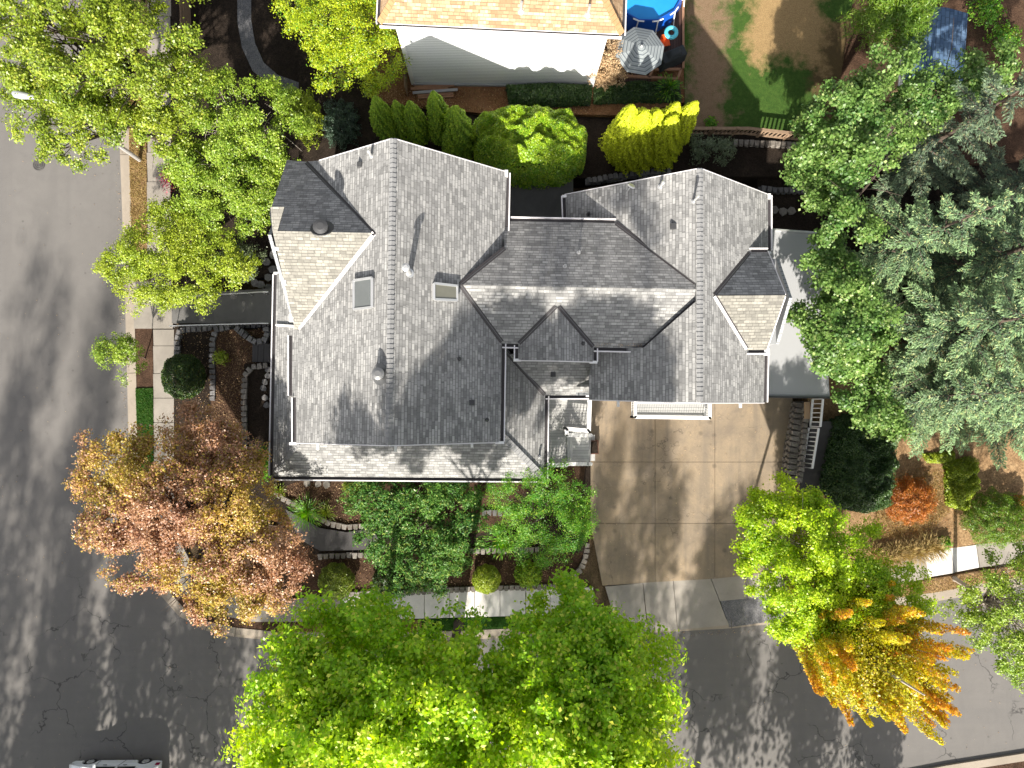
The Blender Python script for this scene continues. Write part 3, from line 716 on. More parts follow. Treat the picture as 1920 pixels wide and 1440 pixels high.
# rake boards
def rake(a, b, w=0.035, h=0.18):
    m = MB(); m.bar(Vector(a) + Vector((0, 0, -0.10)), Vector(b) + Vector((0, 0, -0.10)), w, h); m.build('rake_board', M['trim'], house)
N_ = Vector((0, 0.02, 0)); S__ = Vector((0, -0.02, 0)); W_ = Vector((-0.02, 0, 0)); E_ = Vector((0.02, 0, 0))
rake(mW.at(737, 260) + N_, mW.at(600, 301) + N_); rake(mE.at(737, 260) + N_, mE.at(950, 323) + N_)
rake(mW.at(555, 830) + S__, mW.at(728, 835) + S__); rake(mE.at(728, 835) + S__, mE.at(937, 829) + S__)
rake(RW.at(1060, 365) + N_, RW.at(1313, 316) + N_); rake(RE.at(1313, 316) + N_, RE.at(1440, 365) + N_)
rake(RW.at(1105, 749) + S__, RW.at(1313, 755) + S__); rake(RE.at(1313, 755) + S__, RE.at(1432, 755) + S__)
rake(DN.at(1440, 472) + E_, DN.at(1473, 553) + E_); rake(DS.at(1473, 554) + E_, DS.at(1437, 657) + E_)
rake(EW.at(972, 675) + S__, EW.at(1045, 676) + S__); rake(EE.at(1045, 676) + S__, EE.at(1113, 678) + S__)
# gable returns / outlookers
for pl, x, y, w, l in ((mW, 549, 832, .32, .12), (mE, 937, 830, .4, .12), (mE, 948, 325, .22, .3), (RW, 1060, 368, .3, .12), (RE, 1441, 368, .2, .25), (DS, 1438, 660, .25, .3), (EE, 1113, 679, .35, .12),
                       (EW, 970, 675, .35, .12), (SP, 1105, 742, .35, .12), (gS, 517, 466, .25, .12), (gS, 546, 596, .2, .35), (gS, 533, 527, .16, .3), (SWp, 519, 512, .3, .1), (RE, 1441, 474, .25, .12)):
    q = pl.at(x, y); MB().box((q.x, q.y, q.z - 0.05), (w, l, 0.16)).build('eave_return', M['white'], house)
for x, y in ((742, 842), (885, 834), (597, 839), (1159, 758), (1388, 760)):
    q = P(x, y, 7.6 if x < 1000 else 6.4); MB().box((q.x, q.y + 0.05, q.z), (0.11, 0.34, 0.14)).build('outlooker', M['white'], house)
# horizontal return at west wall
q0, q1 = SWp.at(519, 610), SWp.at(552, 612)
MB().bar(q0 + Vector((0, 0, .08)), q1 + Vector((0, 0, .08)), 0.1, 0.1).build('roof_step_trim', M['white'], house)

# walls
def w_poly(px, z0, z1, name='wall', mat='siding_grey'):
    vs = [P(x, y, z1) for x, y in px]; m = MB(); m.prism([(v.x, v.y) for v in vs], z0, z1); return m.build(name, M[mat], house)
w_poly([(572, 815), (925, 815), (925, 340), (572, 340)], 0.3, 6.75)
w_poly([(545, 870), (1000, 870), (1000, 640), (930, 640), (930, 560), (545, 560)], 0.5, 4.55)
w_poly([(545, 600), (700, 600), (700, 330), (560, 330)], 0.5, 6.6)
w_poly([(935, 640), (1180, 640), (1180, 432), (935, 432)], 0.5, 6.3)
w_poly([(975, 725), (1092, 725), (1092, 630), (975, 630)], 0.5, 4.6)
w_poly([(1122, 738), (1420, 738), (1420, 655), (1122, 655)], 0.2, 5.2)
w_poly([(1080, 640), (1420, 640), (1420, 380), (1080, 380)], 0.2, 5.2)
w_poly([(1380, 645), (1455, 645), (1455, 485), (1380, 485)], 0.5, 6.5)
def gable_wall(a, b, apex, name='gable_wall', th=0.14):
    a, b, c = Vector(a), Vector(b), Vector(apex); n = (b - a).cross(c - a).normalized() * th
    MB().add([a, b, c, a + n, b + n, c + n], [(0, 2, 1), (3, 4, 5), (0, 1, 4, 3), (1, 2, 5, 4), (2, 0, 3, 5)]).build(name, M['siding_grey'], house)
for ymid, dy in ((815, 1), (340, -1)):
    z = 6.76; a = P(572, ymid, z); b = P(925, ymid, z); r = Vector((mW.at(732, ymid).x, a.y, ZR - 0.45)); gable_wall(a, b, r)
for ymid in (736, 382):
    a = P(1080, ymid, 5.21); b = P(1420, ymid, 5.21); gable_wall(a, b, Vector((P(1313, ymid, 8.9).x, a.y, 8.5)))
a = P(546, 598, 6.61); b = P(556, 334, 6.61); gable_wall(a, Vector((a.x, b.y, 6.61)), Vector((a.x, P(0, 434, rz).y, rz - 0.4)))
a = P(1455, 645, 6.51); b = P(1455, 485, 6.51); gable_wall(a, b, Vector((a.x, P(0, 553, dz_).y, dz_ - 0.35)))
a = P(980, 668, 7.0); b = P(1104, 668, 7.0); gable_wall(a, b, Vector(((a.x + b.x) / 2, a.y, ez - 0.35)))
# garage door under the balcony and a few windows on the street side
for x0, x1, z0, z1, nm in ((P(1180, 738, 3).x, P(1340, 738, 3).x, 0.35, 2.6, 'garage_door'), (P(1360, 738, 3).x, P(1412, 738, 3).x, 0.35, 2.6, 'garage_door')):
    y = P(0, 738, 5.2).y - 0.03
    MB().box(((x0 + x1) / 2, y, (z0 + z1) / 2), (x1 - x0, 0.08, z1 - z0)).build(nm, M['white'], house)
for px in (600, 700, 800, 900):
    q = P(px, 870, 4.5); f = MB(); f.box((q.x, q.y - 0.03, 3.4), (1.2, 0.08, 1.3)); fo = f.build('window', M['white'], house)
    MB().box((q.x, q.y - 0.075, 3.4), (1.0, 0.03, 1.1)).build('pane', M['carglass'], fo)

# flat roofed annex
ann = [P(1437, 430, 4.3), P(1534, 437, 4.3), P(1556, 746, 4.3), P(1433, 744, 4.3)]
m = MB(); m.prism([(v.x, v.y) for v in ann], 4.1, 4.3); m.build('flat_roof', M['membrane'], house)
for a, b in ((0, 1), (2, 3)):
    m = MB(); m.bar(ann[a] + Vector((0, 0, 0.02)), ann[b] + Vector((0, 0, 0.02)), 0.08, 0.16); m.build('flat_roof_edge', M['metal'] if a == 0 else M['dark_metal'], house)
m = MB(); ctr = sum(ann, Vector()) / 4; m.prism([(v.x + (ctr.x - v.x) * .08, v.y + (ctr.y - v.y) * .08) for v in ann], 0.3, 4.1); m.build('annex_wall', M['siding_grey'], house)

# skylights, vents and pipes
def skylight(pl, px, mat, nm='skylight'):
    c = [pl.at(x, y) for x, y in px]; up = pl.n * 0.16
    m = MB(); n = 4
    m.add([v + up for v in c] + c, [(0, 4, 5, 1), (1, 5, 6, 2), (2, 6, 7, 3), (3, 7, 4, 0)])
    for i in range(4): m.bar(c[i] + up, c[(i + 1) % 4] + up, 0.1, 0.07)
    o = m.build(nm, M['metal'], house)
    ce = sum(c, Vector()) / 4
    MB().add([v + (ce - v) * 0.04 + up * 1.02 for v in c], [(0, 1, 2, 3)]).build('pane', M[mat], o)
skylight(mW, [(669, 527), (669, 581), (703, 577), (703, 522)], 'skyglass')
skylight(mE, [(810, 532), (810, 562), (853, 564), (853, 537)], 'skyglass_dim')
def pipe(pl, x, y, r, h, mat='metal', cap=0, name='vent_pipe'):
    b = pl.at(x, y); m = MB(); m.tube([b - Vector((0, 0, .1)), b + Vector((0, 0, h))], r, 14)
    if cap: m.tube([b + Vector((0, 0, h)), b + Vector((0, 0, h + 0.1)), b + Vector((0, 0, h + 0.16))], [r * cap, r * cap, r * cap * 0.5], 18)
    m.tube([b + pl.n * -0.02, b + pl.n * 0.03], r * 1.9, 12)
    m.build(name, M[mat], house, smooth=False)
def boxvent(pl, x, y, s=0.3, h=0.16, mat='dark_metal'):
    b = pl.at(x, y); m = MB(); m.box((b.x, b.y, b.z + h / 2), (s, s, h), 0, 0, None, 0.9); m.build('box_vent', M[mat], house)
pipe(mW, 713, 702, 0.24, 0.45, 'ventgrey', 1.05, 'round_vent'); pipe(mE, 768, 512, 0.1, 1.1, 'metal', 1.6); pipe(gN, 604, 428, 0.26, 0.2, 'dark_metal', 1.2, 'round_vent')
boxvent(mW, 675, 310, 0.22); pipe(mW, 696, 293, 0.06, 0.5, 'metal', 1.3)
for p_ in ((885, 755), (1037, 702)): boxvent(mE if p_[0] < 1000 else SP, p_[0], p_[1], 0.26, 0.1)
for pl, x, y in ((mE, 861, 673), (mE, 913, 787), (EE, 1093, 644), (RW, 1103, 402), (WN, 1085, 474), (WN, 1059, 500), (SEp, 1011, 857)): pipe(pl, x, y, 0.05, 0.18, 'dark_metal' if x not in (1085, 1059, 1011) else 'metal', 1.3)
boxvent(RW, 1262, 425, 0.28, 0.12); pipe(RW, 1238, 350, 0.06, 0.5, 'metal', 1.4); pipe(RW, 1300, 378, 0.05, 0.7, 'metal', 1.3)
b = RW.at(1176, 360); m = MB(); m.tube([b, b + Vector((0, 0, .5))], 0.03); m.tube([b + Vector((.1, .1, .5)), b + Vector((.12, .14, .54))], [0.2, 0.16], 16); m.build('satellite_dish', M['metal'], house)

# entry deck and balcony
dk = MB(); q = [P(x, y, 2.4) for x, y in ((1022, 742), (1104, 742), (1104, 872), (1022, 872))]
dk.prism([(v.x, v.y) for v in q], 2.25, 2.4); deck = dk.build('entry_deck', M['deck_y'], house)
def P2(x, y, z): return P(x, y, z)
m = MB(); y0, y1 = P(0, 818, 2.4).y, P(0, 870, 2.4).y; x0 = P(1060, 0, 2.4).x
for i in range(6): m.box((x0 + 0.15 + i * 0.28, (y0 + y1) / 2, 2.405 - i * 0.33 + 0.0 - (0.0 if i else -0.01)), (0.3, y0 - y1, 0.12))
m.build('deck_step', M['deck_x'], deck)
def railing(parent, pts, z0, h=1.0, w=0.14, wb=0.05, nbal=None, name='railing', gap=0.16):
    m = MB()
    for (a, b) in zip(pts[:-1], pts[1:]):
        A, B = Vector((a[0], a[1], a[2] if len(a) > 2 else z0)), Vector((b[0], b[1], b[2] if len(b) > 2 else z0)); U = Vector((0, 0, 1))
        m.bar(A + U * h, B + U * h, w, 0.05); m.bar(A + U * 0.12, B + U * 0.12, wb, 0.06); m.bar(A + U * (h - 0.09), B + U * (h - 0.09), wb, 0.07)
        n = max(2, int((B - A).length / gap))
        for i in range(1, n):
            p = A + (B - A) * (i / n); m.bar(p + U * 0.12, p + U * (h - 0.06), 0.035, 0.035)
        for p in (A, B): m.bar(p - U * 0.1, p + U * (h + 0.03), 0.11, 0.11)
    return m.build(name, M['white'], parent)
def rp(x, y, z, h=1.0):
    v = P(x, y, z + h); return (v.x, v.y)
railing(deck, [rp(1106, 745, 2.4), rp(1104, 808, 2.4), rp(1062, 804, 2.4), rp(1063, 817, 2.4)], 2.4, w=0.2)
s0 = P(1063, 816, 3.4); s1 = P(1109, 816, 2.1)
railing(deck, [(s0.x, s0.y, 2.4), (s1.x, s1.y, 1.1)], 2.4, w=0.19, name='stair_railing')
s0 = P(1065, 870, 3.4); s1 = P(1109, 870, 2.1)
railing(deck, [(s0.x, s0.y, 2.4), (s1.x, s1.y, 1.1)], 2.4, w=0.19, name='stair_railing')
railing(deck, [rp(1023, 872, 2.4), rp(1064, 872, 2.4)], 2.4, w=0.2)
bz = 3.1; q = [P(x, y, bz) for x, y in ((1190, 730), (1331, 730), (1331, 785), (1190, 785))]
m = MB(); m.prism([(v.x, v.y) for v in q], bz - 0.18, bz); bal = m.build('balcony', M['deck_y'], house)
railing(bal, [rp(1191, 748, bz), rp(1191, 782, bz), rp(1331, 784, bz), rp(1331, 748, bz)], bz, w=0.16, gap=0.12)
q0, q1 = P(1190, 754, bz + .05), P(1332, 755, bz + .05); MB().bar(q0, q1, 0.12, 0.1).build('balcony_trim', M['white'], bal)
# brown planter under the stair end
pl_ = P(1112, 838, 0.6); t = MB(); t.box((pl_.x, pl_.y, 0.66), (0.5, 0.75, 0.6), 0.03); t.box((pl_.x, pl_.y, 0.97), (0.42, 0.66, 0.03), 0.03, 1)
setp(t.build('planter', [M['brownpaint'], M['soil_dark']]), 'brown wooden planter box beside the deck steps', 'planter')

# ------------------------------------------------------------------ white neighbour house with tan roof
nb = thing('white_house', P(950, 20, 1.9), 'white sided house with tan hipped shingle roof', 'house')
nz = 8.2
eS = (712, 43, nz), (1166, 64, nz)
NS = Plane(eS[0], eS[1], (930, -20, nz + 1.15))
c0, c1 = P(*eS[0]), P(*eS[1]); dx = (c1 - c0).normalized(); nn = Vector((-dx.y, dx.x, 0)); depth = 9.0; sl = NS.v.z / Vector((NS.v.x, NS.v.y)).length
rid0 = c0 + dx * (depth / 2) + nn * (depth / 2) + Vector((0, 0, sl * depth / 2)); rid1 = c1 - dx * (depth / 2) + nn * (depth / 2) + Vector((0, 0, sl * depth / 2))
c2 = c1 + nn * depth; c3 = c0 + nn * depth
def face_roof(name, vs, parent, mat):
    n = (vs[1] - vs[0]).cross(vs[2] - vs[0]).normalized(); v = Vector((-n.x * n.z, -n.y * n.z, n.x ** 2 + n.y ** 2)).normalized(); u = v.cross(n)
    m = MB(); m.add(vs, [list(range(len(vs)))], 0, [(p.dot(u), p.dot(v)) for p in vs])
    k = len(vs); lo = [p - Vector((0, 0, .15)) for p in vs]
    m.add(vs + lo, [list(range(2 * k - 1, k - 1, -1))] + [(i, k + i, k + (i + 1) % k, (i + 1) % k) for i in range(k)], 1)
    return m.build(name, [M[mat], M['trim']], parent)
face_roof('south_roof_slope', [c0, c1, rid1, rid0], nb, 'shingle_tan'); face_roof('east_roof_slope', [c1, c2, rid1], nb, 'shingle_tan')
face_roof('west_roof_slope', [c3, c0, rid0], nb, 'shingle_tan'); face_roof('north_roof_slope', [c2, c3, rid0, rid1], nb, 'shingle_tan')
tancap = plain('tan_ridge_cap', (0.36, 0.22, 0.11), 0.9, 0, 0.3, 6, 0.2)
for a, b in ((c0, rid0), (c1, rid1), (rid0, rid1)): hipcap(a, b, 0.3).build('hip_cap', tancap, nb)
gutter(c1, c0, nb, 1, 0.12); gutter(c2, c1, nb, 1, 0.12); gutter(c0, c3, nb, 1, 0.12)
wb = [P(775, 157, 1.9), P(1109, 161, 1.9)]; wn = nn * (depth - 1.6)
m = MB(); m.prism([(v.x, v.y) for v in (wb[0], wb[1], wb[1] + wn, wb[0] + wn)], 1.5, nz - 0.16); wall = m.build('wall', M['siding'], nb)
for v in wb: MB().box((v.x, v.y - 0.0, (nz + 1.7) / 2), (0.2, 0.14, nz - 1.9)).build('corner_board', M['white'], nb)
m = MB(); m.bar(wb[0] + Vector((0, -0.06, 0.0)), wb[1] + Vector((0, -0.06, 0.0)), 0.1, 0.3); m.build('foundation', M['greywall'], nb)
for x, y in ((977, 22), (1102, 28)):
    b = NS.at(x, y); m = MB(); m.tube([b, b + Vector((0, 0, 0.75))], 0.06, 10); m.tube([b + NS.n * 0.0, b + NS.n * 0.12], [0.16, 0.08], 10); m.build('vent_pipe', M['metal'], nb)

# neighbour's deck and things on it
dz2 = 2.3
nd = thing('brown_deck', P(1230, 60, dz2), 'dark brown timber deck around the round swimming pool', 'deck')
q = [P(x, y, dz2) for x, y in ((1150, -255), (1277, -255), (1280, 128), (1160, 128))]
m = MB(); m.prism([(v.x, v.y) for v in q], dz2 - 0.25, dz2); m.build('deck_boards', M['deck_brown'], nd)
q = [P(x, y, dz2 - .02) for x, y in ((1165, 128), (1225, 128), (1222, 148), (1162, 148))]
m = MB(); m.prism([(v.x, v.y) for v in q], dz2 - 0.5, dz2 - 0.3); m.build('deck_step', M['deck_brown'], nd)
m = MB()
for a, b in (((1228, 130), (1277, 130)), ((1160, 142), (1270, 148)), ((1226, 128), (1216, 146)), ((1277, 130), (1270, 148)), ((1280, -200), (1281, 128))):
    m.bar(P(*a, dz2 + .12), P(*b, dz2 + .12), 0.12, 0.12)
m.build('deck_frame', M['lumber'], nd)
# pool
pc = P(1215, -28, dz2 + 1.1); pr = 1.95
pool = thing('swimming_pool', (pc.x, pc.y, dz2), 'round blue above ground pool with white frame legs', 'pool')
m = MB(); N = 12
ring = [(pc.x + pr * math.cos(2 * math.pi * (i + .5) / N), pc.y + pr * math.sin(2 * math.pi * (i + .5) / N)) for i in range(N)]
def ringpts(r, z, n=12): return [Vector((pc.x + r * math.cos(2 * math.pi * (i + .5) / n), pc.y + r * math.sin(2 * math.pi * (i + .5) / n), z)) for i in range(n)]
a, b, c, d = ringpts(pr * 1.06, dz2), ringpts(pr, dz2 + 1.1), ringpts(pr * 0.97, dz2 + 1.1), ringpts(pr * 0.95, dz2 + .75)
for i in range(N):
    j = (i + 1) % N; m.add([a[i], a[j], b[j], b[i]], [(0, 1, 2, 3)]); m.add([b[i], b[j], c[j], c[i]], [(0, 1, 2, 3)]); m.add([c[i], c[j], d[j], d[i]], [(0, 1, 2, 3)])
m.build('liner', M['blue'], pool)
MB().add(ringpts(pr * 0.96, dz2 + 0.95), [list(range(N))]).build('water', M['water'], pool)
for i in range(N):
    v = b[i]; o = (v - Vector((pc.x, pc.y, v.z))).normalized(); tt = Vector((-o.y, o.x, 0))
    mm = MB(); mm.tube([v + o * .05 + tt * .3 - o * .05, v + o * .05, v + o * .05 - tt * .3 - o * .05], 0.04, 6); mm.tube([v + o * 0.05, v + o * 0.3 - Vector((0, 0, 1.08))], 0.035, 6)
    mm.build('frame_leg', M['white'], pool)
# parasol
uc = P(1203, 87, 4.9)
um = thing('parasol', (uc.x, uc.y, dz2), 'octagonal grey striped parasol over the brown deck', 'parasol')
m = MB(); R = 1.28; vs = [uc]; uv = [(0, 0)]
ks = 9
for r in range(1, ks + 1):
    for i in range(8):
        an = 2 * math.pi * i / 8 + 0.22
        rr = R * r / ks; vs.append(Vector((uc.x + rr * math.cos(an), uc.y + rr * math.sin(an), uc.z - 0.45 * (r / ks) ** 1.2))); uv.append((r / ks, i / 8))
fs = []
for i in range(8): fs.append((0, 1 + i, 1 + (i + 1) % 8))
for r in range(ks - 1):
    for i in range(8):
        a0 = 1 + r * 8 + i; a1 = 1 + r * 8 + (i + 1) % 8; fs.append((a0, a0 + 8, a1 + 8, a1))
m.add(vs, fs, 0, uv)
cano = m.build('canopy', M['canopy'], um); sm = cano.modifiers.new('thick', 'SOLIDIFY'); sm.thickness = 0.015
MB().tube([(uc.x, uc.y, dz2), (uc.x, uc.y, uc.z - 0.02)], 0.03).build('pole', M['dark_metal'], um)
m = MB(); m.tube([(uc.x, uc.y, uc.z), (uc.x, uc.y, uc.z + .07), (uc.x, uc.y, uc.z + .12)], [0.07, 0.06, 0.02]); m.build('finial', M['metal'], um)
m = MB()
for i in range(8):
    an = 2 * math.pi * i / 8 + 0.22; m.bar((uc.x, uc.y, uc.z - 0.05), (uc.x + R * math.cos(an), uc.y + R * math.sin(an), uc.z - 0.5), 0.02, 0.02)
m.build('rib', M['dark_metal'], um)
# swim ring
def torus(c, R, r, n=28, k=10):
    vs = [(c[0] + (R + r * math.cos(2 * math.pi * j / k)) * math.cos(2 * math.pi * i / n), c[1] + (R + r * math.cos(2 * math.pi * j / k)) * math.sin(2 * math.pi * i / n), c[2] + r * math.sin(2 * math.pi * j / k)) for i in range(n) for j in range(k)]
    fs = [(i * k + j, ((i + 1) % n) * k + j, ((i + 1) % n) * k + (j + 1) % k, i * k + (j + 1) % k) for i in range(n) for j in range(k)]
    return MB().add(vs, fs)
c = P(1259, 60, dz2 + .9); setp(torus((c.x, c.y, dz2 + .85), 0.27, 0.11).build('swim_ring', M['aqua'], smooth=True), 'aqua inflatable swim ring leaning by the orange chair', 'swim ring')
ch = thing('deck_chair', P(1247, 79, dz2), 'small bright orange chair next to the striped parasol', 'chair')
c = P(1247, 79, dz2 + .4)
MB().box((c.x, c.y, dz2 + .4), (0.48, 0.45, 0.05), 0.2).build('seat', M['orange'], ch)
MB().box((c.x - 0.05, c.y + 0.23, dz2 + .58), (0.42, 0.06, 0.32), 0.2).build('backrest', M['orange'], ch)
for sx in (-.18, .18):
    for sy in (-.18, .18): MB().tube([(c.x + sx, c.y + sy, dz2), (c.x + sx, c.y + sy, dz2 + .4)], 0.02).build('leg', M['dark_metal'], ch)
c = P(1262, 104, dz2 + .8); m = MB()
m.box((c.x, c.y, dz2 + .5), (1.5, 0.62, 0.98), 0.42, 0, None, 0.9); m.box((c.x + .03, c.y, dz2 + 1.1), (0.85, 0.5, 0.25), 0.42, 0, None, 0.6)
setp(m.build('covered_grill', M['cover'], bevel=0.06), 'grill under a black fabric cover on the brown deck', 'grill')
# lumber stack
lum = thing('lumber_stack', P(815, 168, 1.9), 'stack of reddish and grey planks against the white wall', 'lumber')
for i, (x0, y0, x1, y1, z, mt) in enumerate(((777, 163, 852, 160, 2.0, 'lumber'), (774, 174, 858, 168, 2.15, 'lumber_grey'), (783, 179, 850, 175, 2.02, 'lumber'), (784, 183, 850, 180, 1.98, 'lumber'), (770, 166, 840, 166, 2.05, 'lumber'))):
    MB().bar(P(x0, y0, z), P(x1, y1, z), 0.14, 0.06).build('plank', M[mt], lum)
# gate and dark fence left of white house
f = thing('timber_fence', P(740, 140, 1.7), 'dark timber fence panel beside the white house corner', 'fence')
for a, b in (((735, 128), (765, 130)), ((764, 140), (765, 185))):
    A, B = P(*a, 1.7), P(*b, 1.7); m = MB(); n = max(2, int((B - A).length / 0.14))
    for i in range(n): p = A + (B - A) * (i + .5) / n; m.box((p.x, p.y, 2.4), (0.12, 0.03, 1.5) if abs(B.x - A.x) > abs(B.y - A.y) else (0.03, 0.12, 1.5))
    m.build('fence_boards', M['fence'], f)
# wooden fence by the mulch yard
f = thing('board_fence', P(357, 60, 0.55), 'brown board fence between the street trees and the mulch', 'fence')
m = MB(); A, B = P(352, -120, 0.55), P(360, 110, 0.55)
for i in range(50): p = A + (B - A) * (i + .5) / 50; m.box((p.x, p.y, 1.2), (0.03, (A - B).length / 50 - 0.015, 1.35))
m.build('fence_boards', M['fence'], f); m = MB(); m.bar(A + Vector((.05, 0, 1.0)), B + Vector((.05, 0, 1.0)), 0.05, 0.09); m.build('rail', M['fence'], f)

# ------------------------------------------------------------------ lattice fence and block walls behind the house
lf = thing('lattice_fence', P(1400, 255, 1.9), 'brown slatted fence above the rear block walls', 'fence')
pts = [P(1286, 252, 1.9), P(1395, 252, 1.9), P(1520, 266, 1.9)]
m = MB()
for a, b in zip(pts[:-1], pts[1:]):
    n = int((b - a).length / 0.22)
    for i in range(n): p = a + (b - a) * (i / n); m.bar(p + Vector((0, 0, .15)), p + Vector((0.1, 0, 0.78)), 0.1, 0.03)
m.build('slat', M['fence'], lf)
for z in (0.12, 0.8):
    m = MB()
    for a, b in zip(pts[:-1], pts[1:]): m.bar(a + Vector((0, 0, z)), b + Vector((0, 0, z)), 0.16 if z > .5 else 0.1, 0.06)
    m.build('rail', M['fence'], lf)
for i in range(6):
    t = i / 5 * 1.999; a, b = pts[int(t)], pts[int(t) + 1]; p = a + (b - a) * (t - int(t)); MB().box((p.x, p.y, p.z + .42), (0.13, 0.13, .95)).build('post', M['fence'], lf)

def block_wall(px, z0, z1, label, mat='stone', bl=0.3, bd=0.3, courses=None, name='block_wall', group=None, closed=False, wedge=0.7):
    W = [P(x, y, z1) for x, y in px]; m = MB(); cs = courses or max(1, round((z1 - z0) / 0.2)); hh = (z1 - z0) / cs
    tot = sum((b - a).length for a, b in zip(W[:-1], W[1:])); n = max(2, round(tot / bl)); step = tot / n
    def at(d):
        for a, b in zip(W[:-1], W[1:]):
            l = (b - a).length
            if d <= l + 1e-6: return a + (b - a) * (d / l), (b - a).normalized()
            d -= l
        return W[-1], (W[-1] - W[-2]).normalized()
    for c in range(cs):
        for i in range(n):
            p, d = at((i + .5) * step if c % 2 == 0 else (i + .25) * step); nrm = Vector((-d.y, d.x, 0))
            L0 = step * 0.93; L1 = L0 * wedge; dd = bd * rnd.uniform(0.9, 1.1); z = z0 + hh * c; jt = rnd.uniform(-0.02, 0.02); top = z + hh - 0.012 + (rnd.uniform(-.01, .02) if c == cs - 1 else 0)
            q = p + nrm * jt; sk = rnd.uniform(-.03, .03)
            f0, f1 = q - d * L0 / 2 - nrm * dd / 2, q + d * (L0 / 2 + sk) - nrm * dd / 2
            b1, b0 = q + d * L1 / 2 + nrm * dd / 2, q - d * L1 / 2 + nrm * dd / 2
            vs = [(v.x, v.y, z) for v in (f0, f1, b1, b0)] + [(v.x, v.y, top) for v in (f0, f1, b1, b0)]
            m.add(vs, [(0, 3, 2, 1), (4, 5, 6, 7), (0, 1, 5, 4), (1, 2, 6, 5), (2, 3, 7, 6), (3, 0, 4, 7)], 0, tint=rnd.random())
    return setp(m.build(name, M[mat], bevel=0.02), label, 'retaining wall', group)
block_wall([(1505, 272), (1440, 268), (1375, 266)], 1.2, 1.85, 'upper block retaining wall right below the slatted fence')
block_wall([(1505, 298), (1440, 294), (1370, 293)], 0.9, 1.5, 'second block retaining wall below the slatted fence, above bare soil', 'stone')
block_wall([(1520, 356), (1460, 356), (1425, 352)], 1.1, 1.5, 'low rubble wall in the shade behind the flat annex', 'stone_dark')
block_wall([(1100, 338), (1180, 325), (1260, 318)], 1.5, 2.1, 'dark block wall under the golden arborvitae', 'stone_dark')
# garden walls
block_wall([(500, 608), (420, 612), (372, 616), (336, 619), (331, 640), (331, 668)], 0.1, 0.62, 'dark block wall turning the corner below the lower handrail', 'stone_dark')
block_wall([(398, 752), (397, 690), (397, 640), (404, 618), (430, 612)], 0.4, 1.0, 'dark block wall between the dome bush and the yellow seedling', 'stone_dark')
block_wall([(440, 613), (462, 632), (478, 641), (494, 638), (499, 626), (498, 612)], 0.8, 1.35, 'curved block planter at the foot of the stair', 'stone_dark')
block_wall([(458, 846), (457, 790), (457, 735), (458, 705), (472, 688), (502, 684)], 0.8, 1.4, 'block wall closest to the house on its street side, hooked at the end', 'stone')
block_wall([(1065, 1100), (1000, 1102), (930, 1104), (850, 1107), (770, 1111), (700, 1114), (600, 1118)], 0.1, 0.55, 'long row of wedge blocks edging the pale footway', 'stone')
block_wall([(1101, 1020), (1099, 1045), (1088, 1070), (1066, 1088), (1046, 1096)], 0.1, 0.6, 'pale curved block edging beside the driveway', 'stone')
block_wall([(690, 985), (652, 989), (618, 983), (585, 965), (560, 950), (530, 935), (500, 912)], 0.75, 1.2, 'curved block wall above the dark garden path', 'stone')
block_wall([(700, 1042), (650, 1042), (592, 1044)], 0.35, 0.85, 'short block wall below the dark garden path', 'stone')
block_wall([(1012, 1031), (950, 1033), (880, 1034)], 0.35, 0.9, 'short block wall behind the light clipped ball bush', 'stone')
block_wall([(960, 962), (925, 962), (900, 962)], 0.75, 1.2, 'small block wall between the rhododendron and the light green tree', 'stone_dark')
block_wall([(1486, 900), (1488, 850), (1496, 800), (1503, 752)], 0.2, 1.25, 'tall block wall along the driveway below the white stair rail', 'stone', bd=0.5, courses=4)
block_wall([(1500, 905), (1504, 880), (1511, 800), (1515, 752)], 0.2, 1.6, 'pale upper course of the block wall next to the white stair rail', 'stone', bd=0.25)
# stepping stones
def flag(cx, cy, z, r, lab, mat='stone_dark', grp='stepping stones in the garden'):
    c = P(cx, cy, z); m = MB(); n = 6; a0 = rnd.random() * 6; pts = [(c.x + r * rnd.uniform(.75, 1.1) * math.cos(a0 + 2 * math.pi * i / n), c.y + r * rnd.uniform(.75, 1.1) * math.sin(a0 + 2 * math.pi * i / n)) for i in range(n)]
    m.prism(pts, z - 0.04, z + 0.06); setp(m.build('stepping_stone', M[mat], bevel=0.015), lab, 'stone', grp)
for i, (x, y) in enumerate(((503, 693), (503, 705), (497, 716), (494, 728), (497, 746), (500, 760))): flag(x, y, 1.27, 0.19, 'grey stepping stone in the bed beside the house gutter')
for x, y in ((576, 905), (597, 907), (612, 908)): flag(x, y, 1.08, 0.22, 'grey stepping stone under the front gutter', 'stone', 'stepping stones below the front gutter')
for x, y in ((1451, 395), (1468, 397), (1484, 396)): flag(x, y, 1.23, 0.26, 'pale flagstone in the shaded side yard', 'stone', 'flagstones in the side yard')
for i, (x, y) in enumerate(((500, 492), (512, 505), (503, 520), (490, 535), (478, 531), (512, 478), (505, 540))): flag(x, y, 0.95, 0.25, 'dark boulder beside the upper handrail', 'stone_dark', 'boulders by the stair')

